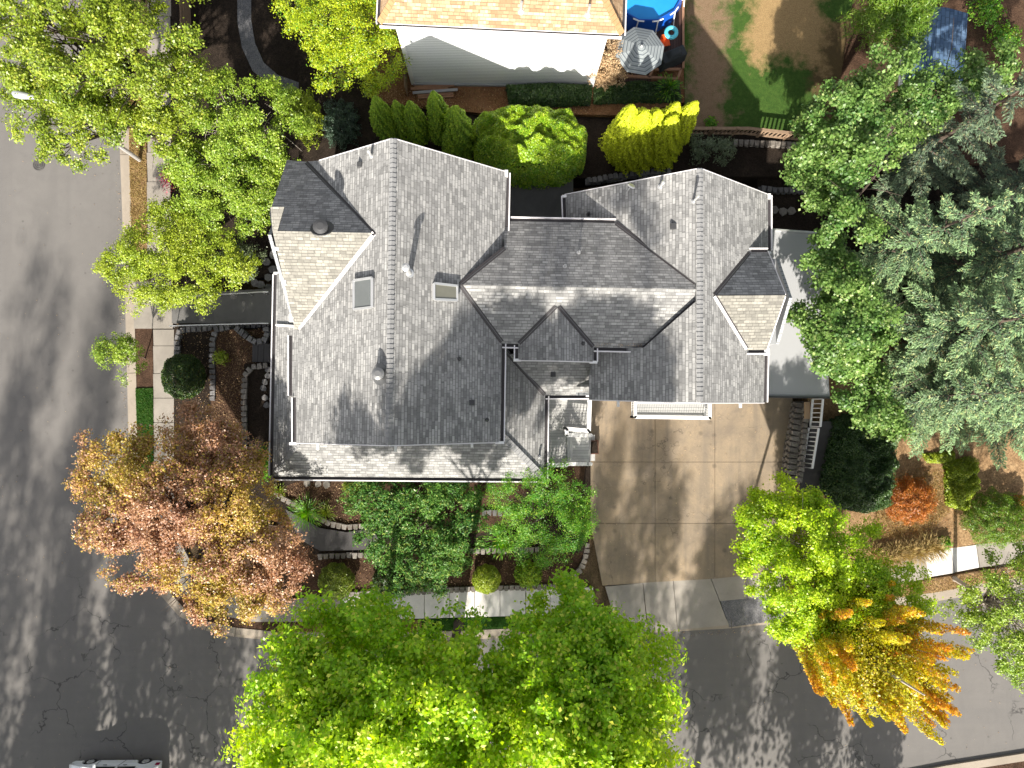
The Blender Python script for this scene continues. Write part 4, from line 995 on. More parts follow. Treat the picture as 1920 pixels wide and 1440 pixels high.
# west stair with handrails
st = thing('garden_stair', P(420, 580, 0.1), 'concrete stair rising from the footway to the grey house', 'stairs')
xs = [322, 358, 372, 402, 430, 446, 462, 478, 492, 520]
for i, (a, b) in enumerate(zip(xs[:-1], xs[1:])):
    z = 0.2 + i * 0.16; q = [P(a, 548 - i * 0.8, z), P(b + 1, 548 - i * .8, z), P(b + 1, 606, z), P(a, 606, z)]
    m = MB(); m.prism([(v.x, v.y) for v in q], 0.0, z); m.build('step', M['patio'], st, bevel=0.02)
for (a, b, nm) in (((345, 556), (492, 547), 0), ((318, 611), (492, 606), 1)):
    m = MB(); z = [1.0, 2.3]; A, B = P(*a, z[0]), P(*b, z[1])
    m.tube([A - Vector((0, 0, .2)), A, B, B + Vector((.3, 0, 0)), B + Vector((.3, 0, -.5))], 0.035, 8)
    for i in range(6): p = A + (B - A) * (i / 5); m.tube([p, Vector((p.x, p.y, 0.2 + 1.2 * i / 5))], 0.022, 6)
    m.build('handrail', M['metal'], st)
# dark small steps by the house
st = thing('side_steps', P(505, 660, 0.9), 'short dark timber steps between the two curved block walls', 'stairs')
for i in range(4): q = P(480 + i * 11, 662, 0.9 + i * .12); MB().box((q.x, q.y, 0.8 + i * .12), (0.3, 1.0, 0.5)).build('step', M['path_asphalt'], st)
# east dark stair with white railing
es = thing('east_stair', P(1520, 915, 0.1), 'dark stair climbing beside the driveway block wall', 'stairs')
for i in range(12):
    y = 948 - i * 13; z = 0.2 + i * 0.13; x0, x1 = 1494 + i * 2.6, 1542 + i * 1.8
    q = [P(x0, y, z), P(x1, y, z), P(x1, y - 15, z), P(x0, y - 15, z)]; m = MB(); m.prism([(v.x, v.y) for v in q], 0.0, z); m.build('step', M['path_asphalt'], es)
wr = thing('white_railing', P(1520, 830, 0.8), 'white baluster railing beside the driveway block wall', 'railing')
def flatrail(a, b, za, zb, w):
    """slatted stair rail that leans over the steps"""
    A, B = P(*a, za), P(*b, zb); d = (B - A).normalized(); r = Vector((-d.y, d.x, 0)).normalized(); lean = Vector((-0.16, 0, -0.9)) * w
    for nm, o in (('top_rail', Vector()), ('bottom_rail', lean)):
        m = MB(); m.bar(A + o, B + o, 0.1, 0.08); m.build(nm, M['white'], wr)
    n = int((B - A).length / 0.24)
    for i in range(n + 1):
        p = A + (B - A) * (i / n); MB().bar(p, p + lean, 0.05, 0.05).build('baluster', M['white'], wr)
flatrail((1543, 748), (1538, 800), 2.75, 2.35, 0.95); flatrail((1535, 803), (1523, 878), 2.3, 1.7, 0.95)
MB().box((P(1513, 770, 1.65).x, P(0, 770, 1.65).y, 1.66), (0.28, 0.9, 0.08)).build('post_cap', M['sidepanel'], wr)

# ------------------------------------------------------------------ shed
shd = thing('garden_shed', P(1745, 90, 1.5), 'garden shed with slate blue roof and pale gutter pipe', 'shed')
sp = Plane((1700, 25, 4.1), (1692, 165, 4.1), (1812, 100, 4.5))
slope('roof_slope', sp, [(1700, 10), (1692, 165), (1740, 168), (1805, 160), (1815, 25), (1775, 14)], shd, 'shingle_blue')
q = [P(x, y, 4.0) for x, y in ((1690, 8), (1690, 160), (1800, 158), (1806, 20))]; m = MB(); m.prism([(v.x, v.y) for v in q], 1.4, 3.95); m.build('wall', M['sidepanel'], shd)
m = MB(); m.tube([P(1697, 20, 4.15), P(1688, 164, 4.1)], 0.13, 12); m.build('gutter', M['metal'], shd)
q = [P(x, y, 2.4) for x, y in ((1648, 30), (1640, 165), (1688, 165), (1692, 30))]; m = MB(); m.prism([(v.x, v.y) for v in q], 1.4, 2.4); m.build('side_lean_to', M['sidepanel'], shd)

# ------------------------------------------------------------------ street furniture and car
lp = thing('street_lamp', P(262, 300, 0.15), 'white street lamp with long arm over the street', 'street lamp')
b0 = P(262, 300, 0.15); 
m = MB(); top = P(85, 186, 8.2); pole_top = Vector((b0.x - 0.1, b0.y + 0.1, 7.6))
m.tube([b0, b0 + (pole_top - b0) * .5, pole_top], [0.12, 0.1, 0.08], 10); m.build('pole', M['metal'], lp)
m = MB(); m.tube([pole_top, Vector((top.x + 2.6, top.y - .4, 6.6)), Vector((top.x + 1.0, top.y - .1, 7.5)), top], [0.06, 0.05, 0.045, 0.045], 10); m.build('arm', M['lampgrey'], lp)
hd = P(36, 177, 8.3); d = (hd - top).normalized()
m = MB(); m.tube([top, top + d * .3, hd - d * .1, hd + d * .18, hd + d * .3], [0.05, 0.07, 0.19, 0.18, 0.06], 14); h_ = m.build('lamp_head', M['lampgrey'], lp, smooth=True)
c = P(73, 309, 0.006); m = MB(); m.tube([(c.x, c.y, -0.02), (c.x, c.y, 0.012)], 0.34, 32)
for r in (0.1, 0.2, 0.3): 
    t = torus((c.x, c.y, 0.012), r, 0.014, 32, 5); m.add(t.v, t.f)
setp(m.build('manhole_cover', M['iron']), 'round iron manhole cover set in the asphalt', 'manhole cover')

def make_car():
    """seen from above only along its nearer side: wheels stand on the asphalt"""
    yN = P(0, 1416, 0.3).y - 0.32; x0, x1 = P(129, 1425, 0.8).x, P(299, 1425, 0.8).x
    car = thing('parked_car', ((x0 + x1) / 2, yN - 0.95, 0), 'white hatchback parked at the corner of the street', 'car')
    L_c = x1 - x0; W = 1.82
    # side profile (nose towards -x): u along length 0..1, z
    low = [(0.0, .42), (.02, .30), (.115, .28)] + [(.185 + .078 * math.cos(a), .34 + .36 * math.sin(a)) for a in np.linspace(math.pi, 0, 9)] + [(.30, .24), (.70, .24)] + [(.80 + .078 * math.cos(a), .34 + .36 * math.sin(a)) for a in np.linspace(math.pi, 0, 9)] + [(.93, .30), (.99, .36)]
    up = [(1.0, .60), (.995, .85), (.97, 1.0), (.90, 1.38), (.82, 1.47), (.55, 1.50), (.42, 1.42), (.29, 1.0), (.12, .90), (.02, .74), (.0, .6)]
    prof = low + up; n = len(prof)
    def row(y, inset, zs=1.0):
        o = []
        for u, z in prof:
            t = max(0, (z - 0.9) / 0.6)
            k = inset * t
            o.append(Vector((x0 + L_c * (0.5 + (u - .5) * (1 - 0.03 * (1 - abs(y)))), yN - W / 2 + (W / 2) * (y) * (1 - k) , z)))
        return o
    m = MB(); rows = [row(1.0, .22), row(.93, .22), row(0, 0), row(-.93, .22), row(-1.0, .22)]
    for rI in (1, 3):
        for i, (u, z) in enumerate(prof):
            if z > 0.95: rows[rI][i].z += 0.03
    rows[2] = [Vector((v.x, v.y, v.z + (0.05 if prof[i][1] > .8 else 0))) for i, v in enumerate(rows[2])]
    vs = [v for r in rows for v in r]
    fs = [list(range(n)), [4 * n + i for i in reversed(range(n))]]
    for r in range(4):
        for i in range(n):
            j = (i + 1) % n; fs.append((r * n + i, (r + 1) * n + i, (r + 1) * n + j, r * n + j))
    m.add(vs, fs); body = m.build('body', M['carpaint'], car, bevel=0.03)
    for u in (.185, .80):
        for s in (0, 1):
            y = yN - 0.06 if s == 0 else yN - W + 0.06; o = 1 if s == 0 else -1; x = x0 + L_c * u
            w = MB(); w.tube([(x, y - o * .2, .33), (x, y - o * .02, .33), (x, y + o * .02, .33)], [.33, .33, .29], 28); wh = w.build('wheel', M['tyre'], car)
            r = MB(); r.tube([(x, y + o * .015, .33), (x, y + o * .035, .33)], [.2, .18], 20)
            for k in range(5):
                a = 2 * math.pi * k / 5; r.bar((x, y + o * .04, .33), (x + .19 * math.cos(a), y + o * .035, .33 + .19 * math.sin(a)), .05, .02)
            r.build('rim', M['metal'], wh)
    for s, y in ((1, yN + .012), (-1, yN - W - .012)):
        for u0, u1, nm in ((.31, .54, 'window'), (.56, .76, 'window')):
            t0, t1 = x0 + L_c * u0, x0 + L_c * u1; k = s * .13
            MB().add([(t0, y, .98), (t1, y, .98), (t1 - .1, y - k, 1.36), (t0 + (.5 if u0 < .4 else .05), y - k, 1.36)], [(0, 1, 2, 3) if s < 0 else (3, 2, 1, 0)]).build(nm, M['carglass'], car)
        MB().box((x0 + L_c * .40, y, .80), (.2, .02, .03)).build('door_handle', M['black'], car)
        MB().box((x0 + L_c * .62, y, .80), (.2, .02, .03)).build('door_handle', M['black'], car)
        mm = MB(); mm.bar((x0 + L_c * .58, y, .30), (x0 + L_c * .55, y, .97), .012, .012); mm.bar((x0 + L_c * .30, y, .32), (x0 + L_c * .30, y, .9), .012, .012); mm.build('door_seam', M['black'], car)
        MB().box((x0 + L_c * .972, y, .72), (.2, .035, .2), 0).build('tail_light', M['taillight'], car)
        MB().box((x0 + L_c * .02, y - s * .1, .68), (.2, .2, .13), 0).build('headlight', M['metal'], car)
        MB().box((x0 + L_c * .31, y + s * .07, 1.0), (.14, .17, .13), 0).build('wing_mirror', M['carpaint'], car)
    for s, z in ((1, 0),):
        MB().add([(x0 + L_c * .30, yN - .2, 1.06), (x0 + L_c * .41, yN - .32, 1.44), (x0 + L_c * .41, yN - W + .32, 1.44), (x0 + L_c * .30, yN - W + .2, 1.06)], [(0, 1, 2, 3)]).build('windscreen', M['carglass'], car)
make_car()

# ------------------------------------------------------------------ foliage
rg = np.random.default_rng(11)
def nrm(a): return a / np.maximum(np.linalg.norm(a, axis=1, keepdims=True), 1e-6)
def leaf_object(name, pts, normals, length, width, tint, clump, mat, parent, axis=None, fold=0.18):
    """one mesh of rhombic leaves"""
    n = len(pts); normals = nrm(normals)
    r = rg.normal(size=(n, 3)) if axis is None else axis + rg.normal(size=(n, 3)) * 0.25
    t = nrm(r - normals * np.sum(r * normals, 1, keepdims=True)); b = np.cross(normals, t)
    L1 = (length * rg.uniform(0.65, 1.25, n))[:, None]; W1 = L1 * (width / length) * rg.uniform(0.8, 1.2, n)[:, None]
    v = np.empty((n, 4, 3)); v[:, 0] = pts - t * L1 * .5; v[:, 2] = pts + t * L1 * .5
    v[:, 1] = pts + b * W1 * .5 + normals * W1 * fold - t * L1 * .08; v[:, 3] = pts - b * W1 * .5 + normals * W1 * fold - t * L1 * .08
    org = ORG[parent] if parent is not None else Vector((float(pts[:, 0].mean()), float(pts[:, 1].mean()), float(pts[:, 2].min())))
    v = v.reshape(-1, 3) - np.array(org)
    me = bpy.data.meshes.new(name)
    me.vertices.add(4 * n); me.vertices.foreach_set('co', v.astype(np.float32).ravel())
    me.loops.add(4 * n); me.loops.foreach_set('vertex_index', np.arange(4 * n, dtype=np.int32))
    me.polygons.add(n); me.polygons.foreach_set('loop_start', np.arange(0, 4 * n, 4, dtype=np.int32))
    me.materials.append(mat); me.update(calc_edges=True)
    a = me.attributes.new('tint', 'FLOAT', 'FACE'); a.data.foreach_set('value', tint.astype(np.float32))
    a = me.attributes.new('clump', 'FLOAT', 'FACE'); a.data.foreach_set('value', np.clip(clump, 0, 1).astype(np.float32))
    o = bpy.data.objects.new(name, me); C.objects.link(o); ORG[o] = org
    if parent is not None: o.parent = parent
    else: o.location = org
    return o

def lobes_pts(lobes):
    """(px, py, z, r_m[, rz_m]) -> centre + radii"""
    out = []
    for l in lobes:
        c = P(l[0], l[1], l[2]); out.append((np.array(c), l[3], l[4] if len(l) > 4 else l[3] * 0.75))
    return out
def clump_cloud(lobes, n_clumps, lo=0.45, hi=1.0, down=-0.35, rough=0.12):
    ws = np.array([r * r for c, r, rz in lobes]); ws /= ws.sum(); idx = rg.choice(len(lobes), n_clumps, p=ws)
    d = nrm(rg.normal(size=(n_clumps, 3))); bad = d[:, 2] < down; d[bad, 2] *= -1
    f = lo + (hi - lo) * rg.random(n_clumps) ** 0.6 + rg.normal(size=n_clumps) * rough * 0.5
    cs = np.array([l[0] for l in lobes])[idx]; rr = np.array([[l[1], l[1], l[2]] for l in lobes])[idx]
    return cs + d * rr * f[:, None], nrm(d / rr * rr.mean(1, keepdims=True)), f, idx

def smooth_noise(p, s):
    q = p * s
    return 0.5 + 0.25 * (np.sin(q[:, 0] * 1.7 + 1.3 * np.sin(q[:, 1] * 1.1)) + np.sin(q[:, 1] * 2.1 + q[:, 2] * 1.3 + 1.7 * np.sin(q[:, 0] * .9)))

def limbs(name, base, hub, tips, r0, mat, parent, seg=7, sag=0.1):
    m = MB(); base, hub = Vector(base), Vector(hub)
    mid = (base + hub) / 2 + Vector((rnd.uniform(-.15, .15), rnd.uniform(-.15, .15), 0))
    m.tube([base - Vector((0, 0, .1)), base + (mid - base) * .15, mid, hub], [r0 * 1.35, r0, r0 * .85, r0 * .7], seg + 2)
    for t in tips:
        t = Vector(t); d = t - hub; L = d.length
        a = hub + d * .33 + Vector((rnd.uniform(-.1, .1) * L, rnd.uniform(-.1, .1) * L, .08 * L)); b = hub + d * .68 + Vector((rnd.uniform(-.08, .08) * L, rnd.uniform(-.08, .08) * L, .06 * L))
        m.tube([hub, a, b, t], [r0 * .5, r0 * .34, r0 * .2, r0 * .06], 6, cap=False)
        for k in range(4):
            o = (a, b, (a + b) / 2)[k % 3].copy() if k < 3 else b.copy(); e = o + Vector((rnd.uniform(-1, 1), rnd.uniform(-1, 1), rnd.uniform(.1, .7))).normalized() * L * rnd.uniform(.2, .45)
            m.tube([o, (o + e) / 2 + Vector((0, 0, .04 * L)), e], [r0 * .16, r0 * .1, r0 * .03], 5, cap=False)
    return m.build('trunk', mat, parent, smooth=True)

def tree(name, label, cat, base, lobes, mat, n_clumps, per, leaf=0.13, wid=None, cr=0.28, group=None, bark='bark', r0=0.14, upb=0.5, gap=0.0, lo=0.55, hub_t=0.55, hueshift=None, down=-0.3, mats2=None, hubpt=None, flat=0.6, twist=None, trans=None, outb=0.7, crown='crown', jit=0.85, sub=0.48):
    b = P(*base); root = thing(name, b, label, cat, group)
    lb = lobes_pts(lobes); wsum = sum(r for c, r, z in lb); ctr = sum(c * r for c, r, z in lb) / wsum
    hub = P(*hubpt) if hubpt else Vector(b) + (Vector(ctr) - Vector(b)) * hub_t
    per_sub = 8
    sc, sd, f, idx = clump_cloud(lb, max(12, int(n_clumps * 1.15) // per_sub), lo, down=down)
    if gap > 0:
        g_ = smooth_noise(sc, 1.9) * .6 + rg.random(len(sc)) * .4; keep = g_ > np.quantile(g_, gap); sc, sd = sc[keep], sd[keep]
    J = np.repeat(np.arange(len(sc)), per_sub); sr = sub * rg.uniform(.5, 1.5, len(sc))
    q_ = nrm(nrm(rg.normal(size=(len(J), 3))) + sd[J] * .5 + np.array([0, -.12, .35]))
    pts = sc[J] + q_ * (sr[J] * rg.uniform(.5, .9, len(J)))[:, None] * np.array([1, 1, .8]); dirs = nrm(q_ * .75 + sd[J] * .45)
    subc = rg.random(len(sc))[J]
    tips = []
    for c, r, z in lb:
        tips.append(tuple(c)); 
    sel = rg.choice(len(pts), min(len(pts), 10 + 2 * len(lb)), replace=False)
    for s_ in sel: tips.append(tuple(pts[s_] - dirs[s_] * .15))
    if leaf > .16: tips = [t for t in tips if (Vector(t) - hub).length < 4.2]
    limbs('limbs', b, hub, tips, r0, M[bark], root)
    n = len(pts); cl = 0.4 * smooth_noise(pts, 0.9) + 0.4 * subc + .2 * rg.random(n)
    if hueshift is not None: cl = hueshift(pts, cl)
    k = rg.poisson(per, n) + 2; I = np.repeat(np.arange(n), k); N = len(I)
    loc = rg.normal(size=(N, 3)) * cr * np.array([.42, .42, .42 * flat])
    if twist is not None:   # clumps stretched along the growth direction
        ax = nrm(dirs[I] * 0.6 + np.array(twist)); loc = loc + ax * (rg.uniform(-1, 1, N) * cr * 1.6)[:, None]
    nr = dirs[I] * outb + np.array([0, 0, upb]) + rg.normal(size=(N, 3)) * jit * .6
    w = wid or leaf * .62
    if mats2 is None:
        leaf_object(crown, pts[I] + loc, nr, leaf, w, rg.random(N), cl[I] + rg.normal(size=N) * .12, L[mat] if isinstance(mat, str) else mat, root)
    else:
        s = mats2[1](pts)[I] > rg.random(N) if callable(mats2[1]) else rg.random(N) < mats2[1]
        for q, mm, nm in ((~s, mat, crown), (s, mats2[0], mats2[2] if len(mats2) > 2 else crown)):
            if q.sum() > 0: leaf_object(nm, (pts[I] + loc)[q], nr[q], leaf, w, rg.random(int(q.sum())), (cl[I] + rg.normal(size=N) * .12)[q], L[mm], root)
    return root

def shrub(name, label, cat, px, py, z0, r, h, mat, n=5000, leaf=0.07, wid=None, group=None, box=None, ry=None, bumps=0.1, dens_in=0.15, jit=.7, square=2.0, open_=0.0):
    """clipped or rounded shrub, leaves over a bumpy ellipsoid; leaves start at the ground"""
    c = P(px, py, z0 + h * .5); c.z = z0; root = thing(name, c, label, cat, group)
    ry = ry or r
    m = MB()
    for k in range(5):
        a = k * 1.3; m.tube([c, c + Vector((math.cos(a) * r * .3, math.sin(a) * ry * .3, h * .4)), c + Vector((math.cos(a) * r * .6, math.sin(a) * ry * .6, h * .75))], [.035, .025, .01], 5)
    m.build('stem', M['bark'], root)
    d = nrm(rg.normal(size=(n, 3))); d[:, 2] = np.where(d[:, 2] < -.55, -d[:, 2], d[:, 2])
    e = np.abs(d) ** square; rad = (e.sum(1)) ** (-1.0 / square)
    f = 1 + bumps * (smooth_noise(d * 3.1 + px * .1, 2.2) - .5) * 2 - np.abs(rg.normal(size=n)) * dens_in * (.5 + open_)
    f *= rad
    p = np.array([c.x, c.y, z0 + h * .48]) + d * f[:, None] * np.array([r, ry, h * .52])
    p[:, 2] = np.maximum(p[:, 2], z0 + .02)
    cl = .5 * smooth_noise(p, 3.0) + .5 * rg.random(n)
    leaf_object('foliage', p, d * .8 + np.array([0, 0, .3]) + rg.normal(size=(n, 3)) * jit, leaf, wid or leaf * .6, rg.random(n), cl, L[mat], root)
    return root

def flame(root, cx, cy, z0, r, h, n, mat, lean=(0, 0), name='foliage', leaf=.105):
    """one pointed arborvitae column of upright flat flakes"""
    t = rg.random(n) ** .85; a = rg.random(n) * 2 * np.pi
    prof = np.minimum(1, (t + .12) * 3.0) * (1 - t ** 2.6) ** .75
    lump = 1 + .2 * np.sin(a * 5 + t * 9 + cx) * np.cos(t * 14 + a * 2) + .12 * np.sin(a * 11 + t * 23) + .08 * np.sin(a * 19 - t * 41)
    rr = r * prof * lump * (1 - np.abs(rg.normal(size=n)) * .1)
    p = np.stack([cx + rr * np.cos(a) + lean[0] * t, cy + rr * np.sin(a) + lean[1] * t, z0 + t * h], 1)
    d = np.stack([np.cos(a), np.sin(a), .15 + .7 * t], 1)
    ax = np.stack([np.cos(a) * .35, np.sin(a) * .35, np.ones(n)], 1)
    cl = .5 + .4 * (lump - 1) * 4 + .25 * (t - .5) + rg.normal(size=n) * .12
    return leaf_object(name, p, d + rg.normal(size=(n, 3)) * .6, leaf, leaf * .5, rg.random(n), cl, L[mat], root, axis=ax)

def conifer(name, label, base, h, rad, mat, n_br=90, group=None, cat='conifer tree', zmin=.12, twig=.17, leaf=.13, droop=.25, bark='bark', power=.8, wedge=.045):
    b = P(*base); root = thing(name, b, label, cat, group)
    m = MB(); m.tube([b, b + Vector((.05, 0, h * .5)), b + Vector((0, 0, h))], [.26 * h / 16, .11 * h / 16, .01], 8)
    PT, NR, AX, CL = [], [], [], []
    mb = m
    n_br = int(n_br * .8)
    for k in range(n_br):
        t = zmin + (1 - zmin) * ((k + rg.random()) / n_br) ** 1.15
        z = h * t; Lb = rad * (1 - t) ** power * rg.uniform(.72, 1.15) + .25; a = k * 2.399 + rg.normal() * .25
        hd = np.array([math.cos(a), math.sin(a), 0]); side = np.array([-hd[1], hd[0], 0])
        o = np.array([b.x, b.y, b.z + z]); el = .35 * t - droop * (1 - t) * .4
        ns = max(6, int(Lb / .16)); s = (np.arange(ns) + .5) / ns
        axis = o + hd * (s * Lb)[:, None] + np.array([0, 0, 1.0]) * ((s * Lb * el) - droop * Lb * s ** 2 * .6 + .12 * Lb * np.maximum(0, s - .7))[:, None]
        mb.tube([Vector(axis[0]), Vector(axis[ns // 2]), Vector(axis[-1])], [.05 * Lb / 3 + .012, .025, .008], 5, cap=False)
        brv = rg.random()
        for i in range(ns):
            if s[i] < .12: continue
            wl = (1.0 - .75 * s[i]) * min(1, s[i] * 3.2) * Lb * .30 + .10
            for sd in (-1, 1):
                tw = nrm((hd * .75 + side * sd * .8 + np.array([0, 0, -.12 + rg.normal() * .1]))[None])[0]
                nn = max(5, int(wl / .0165)); q = rg.random(nn)
                pp = axis[i] + tw * (q * wl)[:, None] + rg.normal(size=(nn, 3)) * .028 + np.array([0, 0, -.1]) * (q ** 2 * wl)[:, None]
                fan = nrm(tw + side * (rg.choice([-1, 1], nn) * .45)[:, None] + rg.normal(size=(nn, 3)) * .15)
                PT.append(pp); AX.append(fan); NR.append(np.array([0, -.25, 1.0]) + rg.normal(size=(nn, 3)) * .3)
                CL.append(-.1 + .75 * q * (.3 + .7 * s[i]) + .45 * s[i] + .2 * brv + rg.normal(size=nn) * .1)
    mb.build('trunk', M[bark], root, smooth=True)
    pt, nr, ax, cl = (np.concatenate(x) for x in (PT, NR, AX, CL))
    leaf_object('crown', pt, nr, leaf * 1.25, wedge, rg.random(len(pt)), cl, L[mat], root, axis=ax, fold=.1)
    return root

# ---- street side trees, north west
tree('street_tree', 'tallest green street tree, its crown hanging over the lamp arm', 'tree', (310, 225, .15),
     [(60, 60, 8.5, 2.6, 1.8), (160, 60, 9.5, 2.8, 2), (250, 90, 9, 2.6, 2), (310, 40, 8.5, 2.2, 1.8), (110, 105, 7.5, 2, 1.4), (30, -40, 9, 2.5), (200, -50, 9, 3), (330, 130, 7.5, 1.7)],
     'street', 1600, 38, .125, None, .36, r0=.2, group=None, gap=.1)
tree('street_tree', 'green street tree reaching over the pavement just below the lamp head', 'tree', (300, 260, .15),
     [(80, 205, 6.6, 1.6, 1.1), (50, 170, 6.6, 1.0, .8), (140, 235, 6.4, 1.8, 1.2), (200, 235, 6.4, 1.6, 1.3), (250, 200, 6.6, 1.7, 1.3), (170, 175, 6.8, 1.6, 1.1), (290, 240, 6, 1.3), (345, 190, 6, 1.4), (330, 265, 5.4, 1), (120, 190, 8.4, .9, .6), (155, 198, 8.3, 1.0, .7), (185, 205, 8, 1.0, .7)],
     'street', 1000, 38, .12, None, .32, r0=.16, gap=.1)
tree('garden_tree', 'loose yellow green tree with pale bare branches showing in its centre', 'tree', (490, 300, .6),
     [(430, 190, 5.6, 1.5, 1.1), (500, 220, 5.4, 1.7, 1.2), (400, 260, 5.2, 1.5, 1), (460, 290, 5, 1.6, 1), (540, 270, 5, 1.3, 1), (375, 310, 4.8, 1.3, 1), (560, 215, 4.6, 1.0, 1)],
     'green', 1100, 32, .105, None, .30, bark='bark_pale', r0=.13, gap=.22)
tree('garden_tree', 'green tree growing against the corner of the grey house, beside the pink roses', 'tree', (450, 400, .6),
     [(380, 350, 4.4, 1.4, 1), (440, 350, 4.6, 1.5, 1), (490, 370, 4.4, 1.3, 1), (350, 300, 4.6, 1.1), (510, 330, 4.4, 1.1, 1), (430, 405, 4.2, 1.1, .9), (480, 410, 4, .8)],
     'green', 900, 32, .10, None, .28, gap=.12)
tree('garden_tree', 'bright lime green tree spreading from the kerb to the upper handrail', 'tree', (400, 530, .4),
     [(235, 500, 3.8, 1.1, .8), (290, 470, 4.1, 1.4, .9), (280, 530, 3.7, 1.3, .8), (350, 520, 4.1, 1.5, 1), (410, 490, 4.1, 1.4, 1), (310, 570, 3.3, .8, .6), (320, 410, 3.8, 1, .8), (455, 500, 3.9, .9, .8), (370, 450, 4, 1.2, .9)],
     'lime', 1200, 32, .10, None, .28, gap=.08, r0=.1)
tree('young_street_tree', 'small young street tree leaning over the kerb from the bare soil strip', 'tree', (272, 672, .14),
     [(215, 668, 2.9, .85, .6), (240, 690, 2.7, .6, .5), (200, 655, 2.9, .5, .4), (245, 655, 2.8, .55, .45)], 'green', 260, 20, .09, None, .2, r0=.035, gap=.1)
tree('gold_cypress', 'golden yellow cypress at the top of the mulch yard', 'tree', (690, 110, 1.6),
     [(620, 50, 5.4, 1.8, 1.5), (690, 70, 5.4, 1.8, 1.5), (640, 110, 5, 1.5, 1.2), (720, 110, 4.6, 1.2, 1.1), (580, 15, 5, 1.4, 1.2), (690, -20, 5.4, 1.9, 1.5), (690, 140, 4.2, .8, .8)],
     'yellow', 1300, 24, .11, .05, .3, upb=.7, outb=.5, group=None, mats2=('bright', .12))
shrub('gold_bush', 'upright yellow green bush between the loose tree and the dark juniper', 'bush', 578, 225, .6, .8, 3.6, 'lime', 7000, .1, ry=1.2, bumps=.3, dens_in=.3)
shrub('juniper', 'dark blue green juniper in the shade beyond the grey house', 'bush', 640, 235, .9, 1.05, 2.0, 'juniper', 9000, .09, ry=1.2, bumps=.3, dens_in=.3)
shrub('rose_bush', 'pink flowering rose bush at the edge of the footway', 'bush', 317, 335, .2, .45, 1.0, 'pinkleaf', 700, .08, ry=.8, bumps=.4, dens_in=.5)
tree('variegated_shrub', 'pale shrub squeezed under the grey house roof corner, on dark mulch', 'shrub', (470, 480, .9), [(465, 492, 2.4, .8, .6), (450, 475, 2.4, .6, .5)], 'sage', 160, 18, .1, None, .2, r0=.04)

# ---- garden west and south
shrub('dome_bush', 'large dark clipped dome bush beside the footway', 'bush', 344, 706, .3, 1.07, 1.9, 'box', 15000, .085, ry=1.2, bumps=.05, square=2.3)
shrub('yellow_seedling', 'tiny yellow leaved shrub on dark soil behind the block wall', 'shrub', 414, 671, .85, .38, .5, 'lime', 420, .12, bumps=.4, dens_in=.4)
def bronze_mix(p): return np.clip(smooth_noise(p, .55) * 1.5 - .45, 0, .85)
tree('bronze_maple', 'broad bronze and copper coloured maple on the street corner', 'tree', (420, 985, .3),
     [(220, 870, 6.2, 1.7, 1.1), (305, 862, 6.5, 1.5, 1.2), (382, 825, 6, 1.2, 1), (420, 860, 6.2, 1.6, 1.1), (220, 960, 6.5, 1.7, 1.2), (310, 930, 7.2, 2.2, 1.5), (420, 950, 7, 2.1, 1.4), (270, 1040, 6.6, 1.6, 1.2), (370, 1040, 7, 2, 1.4), (480, 1020, 6.6, 1.8, 1.2), (420, 1120, 6.2, 1.5, 1.1), (530, 1070, 5.8, 1.2, 1), (366, 792, 5.6, .7, .6), (480, 1100, 6, 1.2)],
     'bronze', 3000, 34, .115, None, .3, r0=.2, gap=.05, mats2=('bronze_green', bronze_mix))
tree('rhododendron', 'large dark glossy rhododendron below the front gutter', 'shrub', (790, 1000, .8),
     [(720, 940, 3.2, 1.6, .8), (790, 930, 3.4, 1.7, .9), (860, 950, 3.2, 1.4, .8), (720, 1010, 3, 1.5, .8), (800, 1020, 3.3, 1.7, .9), (860, 1010, 3, 1.2, .8), (760, 1060, 2.6, 1.2, .7), (830, 1065, 2.6, 1.0, .6), (680, 905, 3, 1, .6)],
     'rhodo', 1700, 16, .17, .06, .26, gap=.12, lo=.6, upb=.6, mats2=('box_light', .06))
tree('light_green_tree', 'soft light green tree at the house corner by the deck', 'tree', (1010, 960, .8),
     [(960, 925, 4, 1.2, .9), (1020, 900, 4.2, 1.1, .9), (1070, 930, 4, 1.0, .8), (1000, 970, 4, 1.2, .9), (1060, 985, 3.8, 1.2, .9), (960, 985, 3.4, .9, .7), (1030, 1030, 3.2, .8, .7), (985, 1020, 3, .6, .5), (1085, 960, 3.7, .7)],
     'bright', 1000, 26, .09, .035, .26, gap=.1)
shrub('front_shrub', 'yellow green shrub tucked under the front gutter, west of the rhododendron', 'shrub', 665, 905, 1.1, .6, 1.4, 'box_light', 2500, .1, bumps=.3, dens_in=.4)
shrub('corner_shrub', 'green shrub at the street corner of the skirt roof', 'shrub', 497, 868, 1.0, .45, 1.4, 'bright', 1800, .1, ry=.9, bumps=.3, dens_in=.4)
shrub('ball_bush', 'pale mottled ball bush next to the bronze maple', 'bush', 630, 1090, .4, .98, 1.2, 'box_light', 9000, .085, bumps=.08)
shrub('ball_bush', 'small neat light green ball bush overhanging the pale footway', 'bush', 912, 1086, .4, .78, 1.1, 'lime', 8000, .075, bumps=.05)
shrub('low_bush', 'low dark green bush between the two green ball bushes', 'bush', 728, 1090, .4, .9, 1.0, 'box', 7000, .085, bumps=.15)
shrub('low_bush', 'rounded dull green bush by the curved block edging', 'bush', 991, 1077, .4, .7, .8, 'hedge', 4500, .085, bumps=.2)
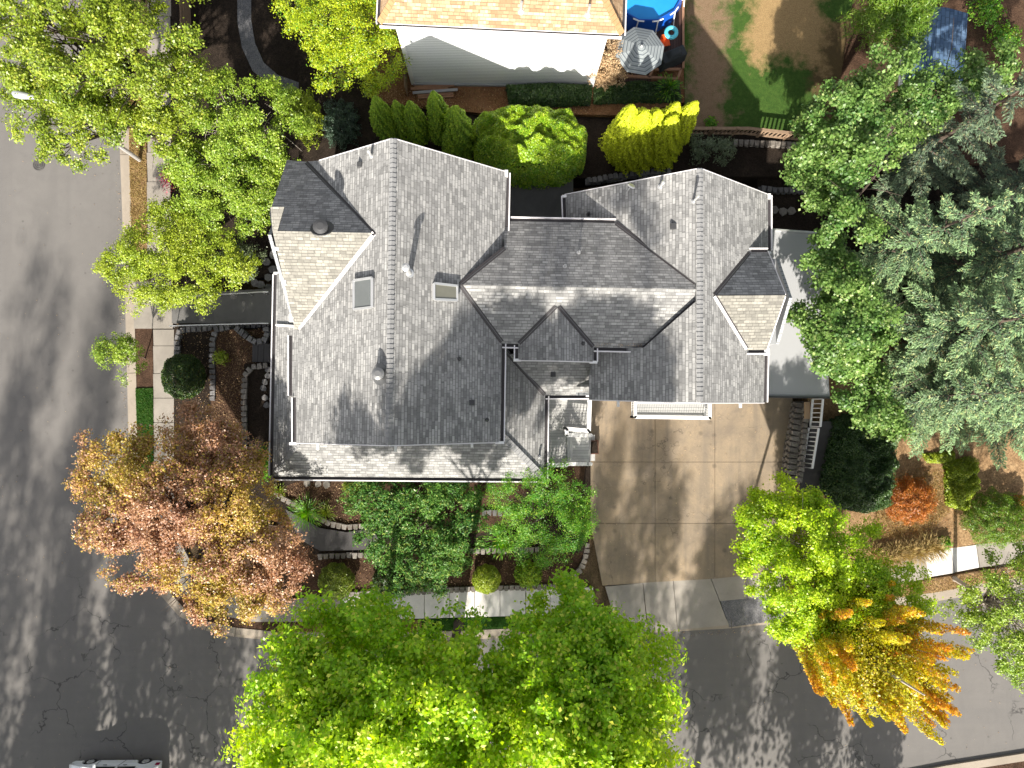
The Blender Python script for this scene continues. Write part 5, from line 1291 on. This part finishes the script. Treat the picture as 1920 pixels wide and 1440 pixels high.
def tuft(name, label, cat, px, py, z, r, h, n, mat, wid=.03, spread=1.0, parent=None):
    c = P(px, py, z); root = thing(name, c, label, cat)
    a = rg.random(n) * 2 * np.pi; e = rg.random(n); d = np.stack([np.cos(a) * e * spread, np.sin(a) * e * spread, np.ones(n) * .9], 1); d = nrm(d)
    p = []; ax = []
    for s in (.15, .45, .75, 1.0):
        q = np.array(c) + d * (s * h) + np.stack([np.cos(a), np.sin(a), -np.ones(n) * .8], 1) * (s ** 2 * r * .55)[None if False else ...] if False else np.array(c) + d * (s * h) + np.stack([np.cos(a), np.sin(a), -.7 * np.ones(n)], 1) * (s ** 2 * r * .6 * e)[:, None]
        p.append(q); ax.append(d + np.stack([np.cos(a), np.sin(a), -np.ones(n)], 1) * (s * .8 * e)[:, None])
    p = np.concatenate(p); ax = np.concatenate(ax); side = np.tile(np.stack([-np.sin(a), np.cos(a), np.zeros(n)], 1), (4, 1))
    nr = np.cross(nrm(ax), side)
    leaf_object('blades', p, nr + rg.normal(size=nr.shape) * .2, h * .42, wid, rg.random(len(p)), np.tile(rg.random(n), 4), L[mat], root, axis=ax)
    m = MB(); m.tube([c - Vector((0, 0, .05)), c + Vector((0, 0, .1))], [.07, .03], 6); m.build('crown_base', M['bark'], root)
    return root
tuft('strappy_plant', 'green strappy plant on the curved wall beside the garden path', 'plant', 577, 958, 1.1, .7, .8, 220, 'bright', .03)
tuft('strappy_plant', 'yellowing strappy plant on the mulch above the curved wall', 'plant', 612, 958, 1.1, .5, .5, 120, 'box_light', .03)
tuft('fern', 'arching green fern between the rhododendron and the light green tree', 'plant', 942, 1012, .8, .9, .7, 200, 'bright', .05)
tuft('small_fern', 'little yellow green plant at the west end of the skirt roof bed', 'plant', 523, 920, 1.1, .4, .4, 80, 'box_light', .04)

# ---- tall street trees along the south kerb
def sun_side(p, c): return np.clip(c * .7 + .55 * (-(p[:, 1] + 10.0) / 5.0), 0, 1)  # leaves turn paler southward: the crown's sunlit side put into leaf colour
UPT = dict(leaf=.17, wid=.105, cr=.34, bark='bark', r0=.24, gap=.24, hueshift=sun_side, upb=.4, outb=.8, twist=(0, 0, .8), lo=.5, jit=.9, sub=.6)
tree('street_maple', 'tall lime green maple standing nearest the bronze maple', 'tree', (720, 1168, .15),
     [(593.6, 1270, 13, 1.94, 3), (648.4, 1210, 13, 1.76, 3), (559, 1370, 13.5, 1.76, 2.6), (610, 1390, 15, 2.02, 3), (696.4, 1300, 14, 1.94, 3), (648.4, 1480, 15, 2.11, 3), (578.2, 1460, 13, 1.76), (629.2, 1172, 11.5, 1.06, 2), (706, 1162, 11, 0.97, 2), (725.2, 1400, 14.5, 1.76)],
     'maple', 2300, 36, **UPT)
tree('street_maple', 'tall green maple in the middle of the row by the pale footway', 'tree', (860, 1170, .15),
     [(830, 1290, 11, 1.8, 1.5), (740, 1290, 11.3, 1.6, 1.5), (900, 1600, 20.5, .5, 1.6), (802, 1230, 13.5, 1.76, 3), (869.2, 1290, 14.5, 1.94, 3), (792.4, 1350, 14.5, 1.94, 3), (850, 1430, 15, 2.02, 3), (898, 1230, 12.5, 1.32, 2.6), (802, 1182, 11, 0.97, 2.2), (773.2, 1490, 15, 1.94), (936.4, 1400, 14, 1.58, 2.5), (859.6, 1560, 16.8, 1.5, 2.6), (878.8, 1640, 20, 0.83, 2)],
     'maple', 2000, 36, **UPT)
tree('street_maple', 'tall darker green maple nearest the driveway apron', 'tree', (1060, 1165, .15),
     [(1150, 1660, 20, .7, 1.8), (1090, 1700, 21, .5, 1.6), (1070.8, 1172, 12.5, 1.58, 3), (1032.4, 1230, 13.5, 1.76, 3), (1099.6, 1230, 13.5, 1.76, 3), (1157.2, 1290, 13.5, 1.76, 3), (1080.4, 1330, 15, 2.02, 3), (1176.4, 1370, 14, 1.67, 2.8), (1003.6, 1390, 15, 1.94, 3), (1128.4, 1440, 15, 2.11, 3), (1080.4, 1132, 11, 0.88, 2), (1003.6, 1162, 11, 0.79, 2), (1190.8, 1240, 12.5, 1.06, 2), (1080.4, 1560, 16.8, 1.7, 2.8), (1051.6, 1650, 20.5, 0.96, 2.2), (1186, 1560, 16, 1.4)],
     'maple', 2500, 36, **UPT)
tree('yellow_green_maple', 'bright yellow green maple leaning over the driveway apron', 'tree', (1400, 1010, .3),
     [(1455, 930, 6.5, 1.1, 1.2), (1440, 990, 7, 1.5, 1.2), (1500, 1000, 7.5, 1.7, 1.4), (1430, 1060, 7, 1.3, 1), (1510, 1080, 8, 2.1, 1.5), (1590, 1050, 7.6, 1.8, 1.3), (1480, 1130, 7.5, 1.5, 1.1), (1600, 1130, 8, 2.1, 1.5), (1670, 1120, 7.6, 1.6, 1.2), (1560, 1180, 7.4, 1.3, 1), (1680, 1180, 7.2, 1.1, 1), (1520, 950, 6.2, 1.1)],
     'maple2', 2300, 34, .125, None, .3, gap=.14, bark='bark_pale', r0=.10, lo=.5)
def ember(p, c): return np.clip(.25 + .6 * smooth_noise(p, 1.3) + (p[:, 0] - 16) * .03, 0, 1)
# columnar tree on the verge, seen along its length as a plume
b_ = P(1462, 1136, .15)
root = thing('autumn_tree', b_, 'tall narrow orange and gold street tree with steep upright branches', 'tree')
m = MB(); m.tube([b_, b_ + Vector((.25, .05, 6)), b_ + Vector((.45, .15, 12.5))], [.19, .13, .03], 9)
lm = m; PT = []; DR = []; CLs = []; NRs = []
for k in range(135):
    rr_ = 3.0 * math.sqrt(rg.random()); a = rg.random() * 2 * np.pi; out = np.array([math.cos(a), math.sin(a), 0])
    zt = 12.9 - .75 * rr_ - 6.0 * rg.random() ** 1.6; Lf = rg.uniform(2.6, 4.6); base_ = np.array(b_) + np.array([.8, .35, 0]) + out * rr_ * .62 + np.array([0, 0, zt - Lf])
    end = base_ + np.array([0, 0, Lf]) + out * (rr_ * .38 + .3) ; o = np.array([b_.x + .3, b_.y + .1, max(2.0, zt - Lf - 1.3 * rr_ - .8)])
    lm.tube([Vector(o), Vector(o * .4 + base_ * .6 + np.array([0, 0, -.2])), Vector(base_ * .6 + end * .4), Vector(end)], [.06, .035, .02, .006], 5, cap=False)
    n = int(560 * Lf / 3.5); s = rg.random(n) ** .8; w = .42 * (1 - .8 * s) * np.minimum(1, s * 5 + .4) + .03
    th = rg.random(n) * 2 * np.pi; PT.append(base_ + (end - base_) * s[:, None] + np.stack([np.cos(th), np.sin(th), rg.normal(size=n) * .3], 1) * (w * rg.uniform(.4, 1.05, n))[:, None])
    NRs.append(np.stack([np.cos(th), np.sin(th), .5 + 0 * th], 1) + out * .3); CLs.append(np.clip(.08 + .5 * s + .018 * zt + rg.normal() * .17 + rg.normal(size=n) * .1, 0, 1))
lm.build('trunk', M['bark_pale'], root, smooth=True)
n = 14000; u_ = nrm(rg.normal(size=(n, 3))) * (rg.random(n) ** .4)[:, None]; PT.append(np.array(b_) + np.array([.45, .1, 8.3]) + u_ * np.array([2.3, 2.3, 3.0])); CLs.append(.15 + .35 * smooth_noise(PT[-1], 1.5) + rg.normal(size=n) * .1); NRs.append(u_ + np.array([0, 0, .5]))
pt, cl, nr = np.concatenate(PT), np.concatenate(CLs), np.concatenate(NRs); nr = nr + rg.normal(size=nr.shape) * .6
hot = (cl + rg.normal(size=len(cl)) * .1 + .25 * (smooth_noise(pt, 1.2) - .5)) > .76
leaf_object('crown', pt[~hot], nr[~hot], .12, .075, rg.random((~hot).sum()), cl[~hot] * 1.2, L['gold'], root)
leaf_object('crown', pt[hot], nr[hot], .12, .075, rg.random(hot.sum()), 1.3 - cl[hot], L['orange'], root)
tree('verge_tree', 'open green tree on the verge showing pale limbs, beyond the pale footway slabs', 'tree', (1790, 1085, .15),
     [(1880, 1040, 6, 1.2, .9), (1850, 1120, 6.5, 1.3, 1), (1910, 1120, 7, 1.5, 1.1), (1830, 1170, 6.2, 1, .8), (1900, 1200, 6.6, 1.4, 1), (1960, 1160, 7, 1.8), (1880, 1240, 6, .9, .7), (1815, 1095, 5.6, .6, .5), (1960, 1260, 6.5, 1.3)],
     'green', 900, 30, .10, None, .26, gap=.3, bark='bark_pale', r0=.13)

# ---- rear planting
def arbor_group(label, px_cols, z0, group, mat):
    cx_, cy_ = px_cols[0][0], px_cols[0][1]; root = thing('arborvitae', P(cx_, cy_, z0), label, 'evergreen', group)
    for x, y, r, h, n in px_cols:
        c = P(x, y, z0); flame(root, c.x, c.y, z0, r, h, n, mat)
    m = MB(); c = P(cx_, cy_, z0); m.tube([c, c + Vector((0, 0, 1))], [.1, .06], 7); m.build('trunk', M['bark'], root)
    return root
for i, (x, y, r, h, n, lab) in enumerate(((735, 262, .62, 5.2, 12000, 'outermost green column of the arborvitae row beside the juniper'), (765, 262, .47, 4.8, 7000, 'second slim arborvitae column from the juniper, in shade'), (790, 268, .57, 5.1, 8500, 'third arborvitae column from the juniper, behind the ridge'),
                                          (832, 266, .6, 6.0, 11000, 'fourth arborvitae column, topped by golden tips'), (846, 290, .42, 3.2, 5000, 'short dark arborvitae in front of the golden tipped ones'), (866, 290, .78, 6.0, 14000, 'gold tipped arborvitae column touching the laurel hedge'))):
    arbor_group(lab, [(x, y, r, h, n), (x + 9, y - 3, r * .6, h * .86, n // 2)], 1.6, 'row of arborvitae columns behind the grey house', 'arbor')
arbor_group('golden arborvitae clump with several tips above the rear block wall', [(1172, 290, .9, 5.6, 16000), (1148, 288, .75, 6.0, 11000), (1196, 284, .85, 5.2, 13000), (1165, 302, .85, 3.4, 11000), (1192, 302, .85, 3.2, 11000)], 1.6, None, 'arbor_gold')
arbor_group('second golden arborvitae clump, on the lawn side with notched tips', [(1222, 292, .95, 5.2, 15000), (1250, 280, .7, 5.9, 11000), (1224, 276, .7, 5.5, 11000), (1236, 300, .8, 3.2, 10000)], 1.6, None, 'arbor_gold')
def hedge_mesh(name, label, cat, px, z0, h, mat, n, leaf=.09, bump=.12, group=None, top_light=None):
    """rounded hedge over a polygon footprint given in photo pixels at its top"""
    poly = np.array([[v.x, v.y] for v in (P(x, y, z0 + h * .6) for x, y in px)]); mn, mx = poly.min(0), poly.max(0); c = poly.mean(0)
    root = thing(name, (c[0], c[1], z0), label, cat, group); q = rg.uniform(mn, mx, size=(n * 3, 2))
    ins = np.zeros(len(q), bool); dist = np.full(len(q), 1e9)
    for i in range(len(poly)):
        a, b = poly[i], poly[(i + 1) % len(poly)]
        cond = ((a[1] > q[:, 1]) != (b[1] > q[:, 1])) & (q[:, 0] < (b[0] - a[0]) * (q[:, 1] - a[1]) / (b[1] - a[1] + 1e-12) + a[0]); ins ^= cond
        ab = b - a; t = np.clip(((q - a) @ ab) / (ab @ ab), 0, 1); dist = np.minimum(dist, np.linalg.norm(q - (a + t[:, None] * ab), axis=1))
    q, dist = q[ins][:n], dist[ins][:n]; k = len(q); R_ = min(1.0, h * .7)
    e = np.clip(dist / R_, 0, 1); top = h * (.35 + .65 * np.sqrt(1 - (1 - e) ** 2)); p3 = np.concatenate([q, np.zeros((k, 1))], 1)
    bm = (smooth_noise(p3, 2.6) - .5) * bump * 2 + (smooth_noise(p3 + 7, 6.1) - .5) * bump
    u = rg.random(k); z = z0 + top * (1 + bm) - np.abs(rg.normal(size=k)) * .1; edge = e < .35; z[edge] = z0 + (top[edge] * (1 + bm[edge])) * (u[edge] ** .5)
    grad = nrm(np.concatenate([(q - c) / (mx - mn), np.full((k, 1), .7)], 1)); p = np.concatenate([q, z[:, None]], 1)
    leaf_object('foliage', p, grad + rg.normal(size=(k, 3)) * .6, leaf, leaf * .6, rg.random(k), .5 * smooth_noise(p, 2.2) + .5 * rg.random(k), L[mat], root)
    ki = k // 4; j = rg.integers(0, k, ki); pi = p[j] - np.stack([grad[j][:, 0] * .15, grad[j][:, 1] * .15, np.full(ki, .28)], 1); pi[:, 2] = np.maximum(pi[:, 2], z0 + .03)
    leaf_object('inner_foliage', pi, np.tile([0, 0, 1.0], (ki, 1)) + rg.normal(size=(ki, 3)) * .3, leaf * 3, leaf * 2.4, rg.random(ki) * .8, rg.random(ki) * .2, L[mat], root)
    m = MB()
    for i in range(6): v = Vector((*(poly[i % len(poly)] * .45 + c * .55), z0)); m.tube([v, v + Vector((0, 0, h * .6))], [.04, .02], 5)
    m.build('stem', M['bark'], root); return root
hedge_mesh('laurel_hedge', 'big rounded laurel hedge between the arborvitae groups', 'hedge', [(884, 225), (930, 206), (1010, 202), (1070, 212), (1104, 250), (1100, 300), (1060, 328), (1000, 330), (940, 326), (888, 290)], 1.6, 4.0, 'hedge', 46000, .085, .09)
hedge_mesh('dark_hedge', 'low dark hedge along the foot of the white wall', 'hedge', [(948, 158), (1030, 154), (1112, 158), (1108, 192), (1030, 196), (955, 192)], 1.9, .8, 'darkhedge', 12000, .09, .15)
hedge_mesh('dark_hedge', 'dark shrubs below the brown deck frame', 'hedge', [(1114, 162), (1180, 152), (1275, 150), (1280, 188), (1200, 188), (1114, 192)], 1.9, .6, 'darkhedge', 9000, .09, .3)
tuft('fan_plant', 'green spiky plant in the dark shrubs by the brown deck', 'plant', 1253, 167, 2.3, .7, .6, 160, 'bright', .04)
tree('dry_shrub', 'dry straw coloured twiggy shrub at the white house corner', 'shrub', (1136, 150, 1.9), [(1140, 125, 3.4, .75, .9), (1142, 100, 4, .55, .6), (1135, 145, 3, .6)], 'twig', 330, 16, .08, .05, .22, r0=.04, gap=.1)
tree('rear_shrub', 'grey green open shrub below the slatted fence', 'shrub', (1335, 282, 1.6), [(1318, 270, 2.3, .55, .4), (1345, 288, 2.3, .55, .4), (1365, 282, 2.2, .4, .3), (1322, 292, 2.2, .4, .3)], 'sage', 180, 14, .12, .05, .2, r0=.03, gap=.2)
shrub('seedling', 'tiny green plant in the dark side yard by the rubble wall', 'plant', 1484, 340, 1.25, .35, .3, 'darkhedge', 300, .12, bumps=.4)
tree('feathery_tree', 'feathery bright green tree hanging over the blue shed roof', 'tree', (1700, -10, 1.5),
     [(1640, 20, 6.4, 1.2, .7), (1690, 35, 6.4, 1.3, .8), (1725, 0, 6.6, 1.0, .7), (1620, 60, 5.8, .6, .4), (1680, 70, 5.8, .8, .5), (1690, -30, 7, 1.6)],
     'larch', 900, 30, .17, .035, .3, twist=(-.5, -.5, -.2), gap=.12)
# east side: broad leaved maples and big firs
MR = dict(leaf=.15, wid=.12, cr=.34, gap=.2, lo=.55, bark='bark')
tree('broad_maple', 'pale green broad leaved maple beside the slatted fence and blue shed', 'tree', (1560, 330, 1.3),
     [(1540, 240, 7.2, 1.0, .9), (1600, 210, 8.2, 1.5, 1.1), (1660, 150, 8, 1.4, 1.1), (1560, 290, 7.4, 1.3, 1), (1620, 270, 8.6, 1.6, 1.2), (1525, 340, 6.6, 1.0, .8), (1570, 360, 7.2, 1.3, .9), (1740, 185, 8, 1.1, .9), (1810, 150, 7.4, 1.1, .9), (1865, 130, 7, .9, .8), (1515, 300, 6.6, .6, .6), (1590, 425, 8.2, 1.1, .8)],
     'maple_right', 1500, 30, r0=.17, **MR)
tree('broad_maple', 'pale green broad leaved maple overhanging the flat grey annex roof', 'tree', (1560, 590, 1),
     [(1545, 470, 6.6, .7, .6), (1590, 560, 8, 1.2, 1), (1535, 600, 6.8, 1.0, .8), (1568, 650, 7.2, 1.2, .9), (1605, 620, 8, 1.5, 1), (1600, 710, 6.6, 1.3, .9), (1640, 785, 6.4, 1.0, .8), (1560, 500, 6.8, .7, .6)],
     'maple_right', 1500, 30, r0=.17, **MR)
for i, (bx, by, hh, rr, mt, nb_, lab) in enumerate((
    (1590, 500, 12.5, 3.2, 'fir', 60, 'fir with drooping sprays closest to the flat annex roof'),
    (1665, 640, 14.0, 3.8, 'fir', 75, 'big fir behind the maple that overhangs the annex roof'),
    (1650, 330, 13.0, 3.2, 'fir_dark', 60, 'dark fir between the blue shed and the annex roof'),
    (1740, 520, 14.5, 4.0, 'fir', 75, 'broad fir with pale needle tips in the middle of the fir stand'),
    (1660, 745, 9.0, 3.0, 'fir', 60, 'low fir beside the clipped hedge, overlapping the maple by the annex'),
    (1720, 740, 10.5, 3.4, 'fir', 65, 'lower fir above the round orange shrub'),
    (1820, 760, 10, 3.4, 'fir', 60, 'fir whose lowest sprays hang over the gold weeping shrub'),
    (1790, 400, 11, 3.4, 'fir_dark', 60, 'fir at the eastern edge, its pale sprays beside bare ground'),
    (1870, 600, 11, 3.6, 'fir', 60, 'outer fir furthest from the grey house'))):
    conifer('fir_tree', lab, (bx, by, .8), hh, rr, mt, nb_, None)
hedge_mesh('clipped_hedge', 'dark green clipped hedge east of the white stair rail', 'hedge', [(1562, 790), (1600, 775), (1675, 800), (1688, 860), (1672, 950), (1630, 965), (1575, 955), (1553, 920)], .75, 1.9, 'darkhedge', 30000, .09, .18)
hedge_mesh('mossy_shrub', 'low brighter shrub mound on the eastern flank of the clipped hedge', 'shrub', [(1600, 800), (1640, 795), (1640, 900), (1605, 900)], .9, 2.0, 'box', 4000, .09, .25)
shrub('rust_red_shrub', 'rust orange cut leaf maple shrub on dry straw ground', 'shrub', 1706, 938, .4, 1.35, 1.2, 'red', 14000, .1, .03, ry=1.25, bumps=.2, dens_in=.3)
hedge_mesh('gold_shrub', 'yellow green shrub running below the firs beside the dry ground', 'shrub', [(1780, 870), (1830, 855), (1840, 900), (1815, 960), (1785, 950)], .3, 1.2, 'lime', 7000, .1, .3)
hedge_mesh('gold_groundcover', 'low yellow edging plants under the fir tips', 'shrub', [(1728, 850), (1790, 845), (1795, 870), (1740, 868)], .3, .5, 'lime', 3000, .09, .3)
shrub('weeping_shrub', 'olive gold weeping shrub near the pale footway slabs', 'shrub', 1868, 972, .3, 1.75, 1.5, 'larch', 15000, .15, .03, ry=1.5, bumps=.2, dens_in=.3)
shrub('purple_shrub', 'dark red shrub at the eastern edge beyond the weeping shrub', 'shrub', 1912, 942, .3, .4, 1, 'red', 1200, .09)
shrub('footway_shrub', 'small dark green shrub overhanging the pale footway slab', 'shrub', 1770, 1020, .2, .38, .5, 'bright', 700, .11, bumps=.3, dens_in=.4)
for i in range(11):
    x, y = 1632 + i * 11.5 + rnd.uniform(-3, 3), 1040 - i * 1.2 + rnd.uniform(-12, 12)
    tuft('ornamental_grass', 'arching olive gold grass clump beside the grey footway', 'grass clump', x, y, .25, .5, .75, 170, 'grass_dry', .025)['group'] = 'grass clumps along the east footway'
for nm, lab, x, y in (('weed', 'green weeds at the foot of the slatted fence', 1332, 230), ('weed', 'green weeds on the far bank beyond the blue shed', 1850, 20), ('weed', 'leafy yellow green bush beyond the shed wall', 1885, 75)):
    shrub(nm, lab, 'plant', x, y, 1.95, .35 if x < 1400 else .9, .25 if x < 1400 else .7, 'bright', 300 if x < 1400 else 1500, .12, bumps=.4, dens_in=.5)

# ---- grass and litter nobody could count
def blades(name, px, z, n, mat, h=.07, w=.02, cover=0.5):
    poly = np.array([[v.x, v.y] for v in (P(x, y, z) for x, y in px)]); mn, mx = poly.min(0), poly.max(0); q = rg.uniform(mn, mx, size=(n, 2)); ins = np.zeros(n, bool)
    for i in range(len(poly)):
        a, b = poly[i], poly[(i + 1) % len(poly)]; ins ^= ((a[1] > q[:, 1]) != (b[1] > q[:, 1])) & (q[:, 0] < (b[0] - a[0]) * (q[:, 1] - a[1]) / (b[1] - a[1] + 1e-12) + a[0])
    q = q[ins]; p = np.concatenate([q, np.full((len(q), 1), z + h * .4)], 1); p = p[smooth_noise(p, 3.3) * .5 + rg.random(len(p)) * .5 < cover + .25]
    ax = rg.normal(size=(len(p), 3)) * .5 + np.array([0, 0, .7]); o = leaf_object(name, p, np.cross(ax, rg.normal(size=(len(p), 3))), h, w, rg.random(len(p)), .6 * smooth_noise(p, 2) + .4 * rg.random(len(p)), L[mat], None, axis=ax)
    o['kind'] = 'stuff'; return o
blades('dry_grass', [(241, 160), (274, 160), (276, 470), (284, 528), (250, 528), (244, 400)], .15, 26000, 'grass_dry', .09)
blades('green_grass', [(254, 729), (287, 728), (289, 958), (262, 958)], .18, 16000, 'grass_green', .07)
blades('dry_grass', [(521, 1173), (790, 1164), (790, 1186), (521, 1186)], .14, 12000, 'grass_dry', .08)
blades('green_grass', [(791, 1162), (1120, 1154), (1130, 1172), (791, 1182)], .14, 9000, 'grass_green', .07)
blades('dry_grass', [(1490, 1122), (1700, 1096), (1920, 1060), (1920, 1083), (1753, 1111), (1490, 1147)], .15, 22000, 'grass_dry', .10)
blades('dry_grass', [(1680, 830), (1790, 870), (1780, 960), (1730, 1010), (1640, 1010), (1640, 970)], .38, 26000, 'grass_dry', .10)
def litter(name, px, z, n, mat, s=.05):
    o = blades(name, px, z, n, mat, s, s * .6, 1.0); return o
litter('bark_chips', [(398, 620), (510, 620), (514, 880), (480, 900), (398, 820)], .87, 5000, 'twig', .06)
litter('fallen_leaves', [(500, 1000), (1100, 990), (1060, 1095), (640, 1110)], .42, 3500, 'twig', .07)
litter('fallen_leaves', [(1480, 1160), (1700, 1128), (1700, 1145), (1480, 1180)], .01, 1200, 'red', .07)

# ---- tall trees across the street, beyond the lower edge of the photograph: they shade the street and the house
def shade_tree(px, wx, wy, hh, r, nl, mat, lab, dens=700, name='tree_across_street', zc=None, gap=.35):
    b = Vector((wx, wy, 0)); root = thing(name, b, lab, 'tree', 'trees across the street')
    lb = []
    for i in range(nl):
        t = (i + .5) / nl; a = i * 2.4; z = hh * ((.42 + .55 * t) if hh < 19 else (.16 + .8 * t)); rr = r * (1.0 - .65 * max(0, t - .3)); lb.append((np.array([wx + math.cos(a) * r * .5 * (1 - t * .6), wy + math.sin(a) * r * .5 * (1 - t * .6), z]), rr * .5, rr * 1.3))
    pts, dirs, f, idx = clump_cloud(lb, dens, .3)
    g_ = smooth_noise(pts, 1.3) * .7 + rg.random(len(pts)) * .3; keep = g_ > np.quantile(g_, gap); pts, dirs = pts[keep], dirs[keep]
    limbs('limbs', b, b + Vector((0, 0, hh * .45)), [tuple(l[0]) for l in lb], .25, M['bark'], root)
    I = np.repeat(np.arange(len(pts)), 10); N = len(I)
    leaf_object('crown', pts[I] + rg.normal(size=(N, 3)) * np.array([.22, .22, .8]), dirs[I] + rg.normal(size=(N, 3)) * .8, .30, .2, rg.random(N), rg.random(N), L[mat], root)
for i, (wx, wy, hh, r, nl, dens, gap) in enumerate((
    (-31.5, -31, 25, 3.4, 10, 1000, .35), (-28.5, -34, 27, 3.0, 11, 1000, .4), (-26.5, -29, 19, 2.2, 8, 450, .4), (-22.5, -27, 14, 2.8, 7, 750, .25), (-25, -26.5, 7.5, 2.4, 5, 600, .2), (-18.5, -27.5, 12, 3.0, 7, 800, .2),
    (-13, -27.5, 13, 3.4, 7, 950, .15), (-7, -28.5, 14, 3.6, 7, 950, .15), (-1, -29, 18, 3.4, 8, 900, .2), (1.8, -31, 21, 2.4, 9, 700, .2), (4.5, -29, 19.5, 3.2, 8, 950, .2),
    (9.5, -28, 14, 3.0, 6, 900, .15), (15, -27, 11, 2.6, 6, 800, .15), (19.5, -26, 6.5, 1.8, 4, 300, .2), (31, -24.5, 9, 2.4, 5, 500, .2))):
    shade_tree(None, wx, wy, hh, r, nl, 'street', 'tall tree across the street whose shadow falls on the asphalt', dens, gap=gap)

litter('kerb_litter', [(216, 300), (224, 300), (240, 830), (262, 1000), (254, 1004), (230, 830)], .01, 1500, 'twig', .06)
litter('kerb_litter', [(385, 1186), (520, 1206), (1372, 1182), (1480, 1170), (1480, 1178), (1372, 1190), (520, 1214)], .01, 2500, 'twig', .06)
litter('street_leaves', [(0, 0), (220, 0), (240, 900), (420, 1200), (1920, 1110), (1920, 1400), (0, 1500)], .005, 1800, 'twig', .06)
litter('driveway_leaves', [(1110, 760), (1480, 760), (1420, 1080), (1140, 1090)], .5, 350, 'twig', .06)
litter('needle_litter', [(1690, 820), (1800, 840), (1790, 990), (1640, 1020)], .42, 2500, 'red', .05)

litter('fallen_leaves', [(330, 620), (505, 615), (510, 890), (440, 960), (330, 760)], .88, 2500, 'twig', .07)
litter('fallen_leaves', [(500, 905), (690, 905), (700, 980), (620, 985), (540, 950)], 1.08, 1500, 'twig', .07)
litter('roof_valley_leaves', [(1115, 642), (1205, 644), (1205, 650), (1115, 650)], 7.34, 120, 'twig', .05)
litter('fallen_leaves', [(700, 170), (1110, 165), (1110, 215), (700, 200)], 1.92, 2500, 'twig', .07)
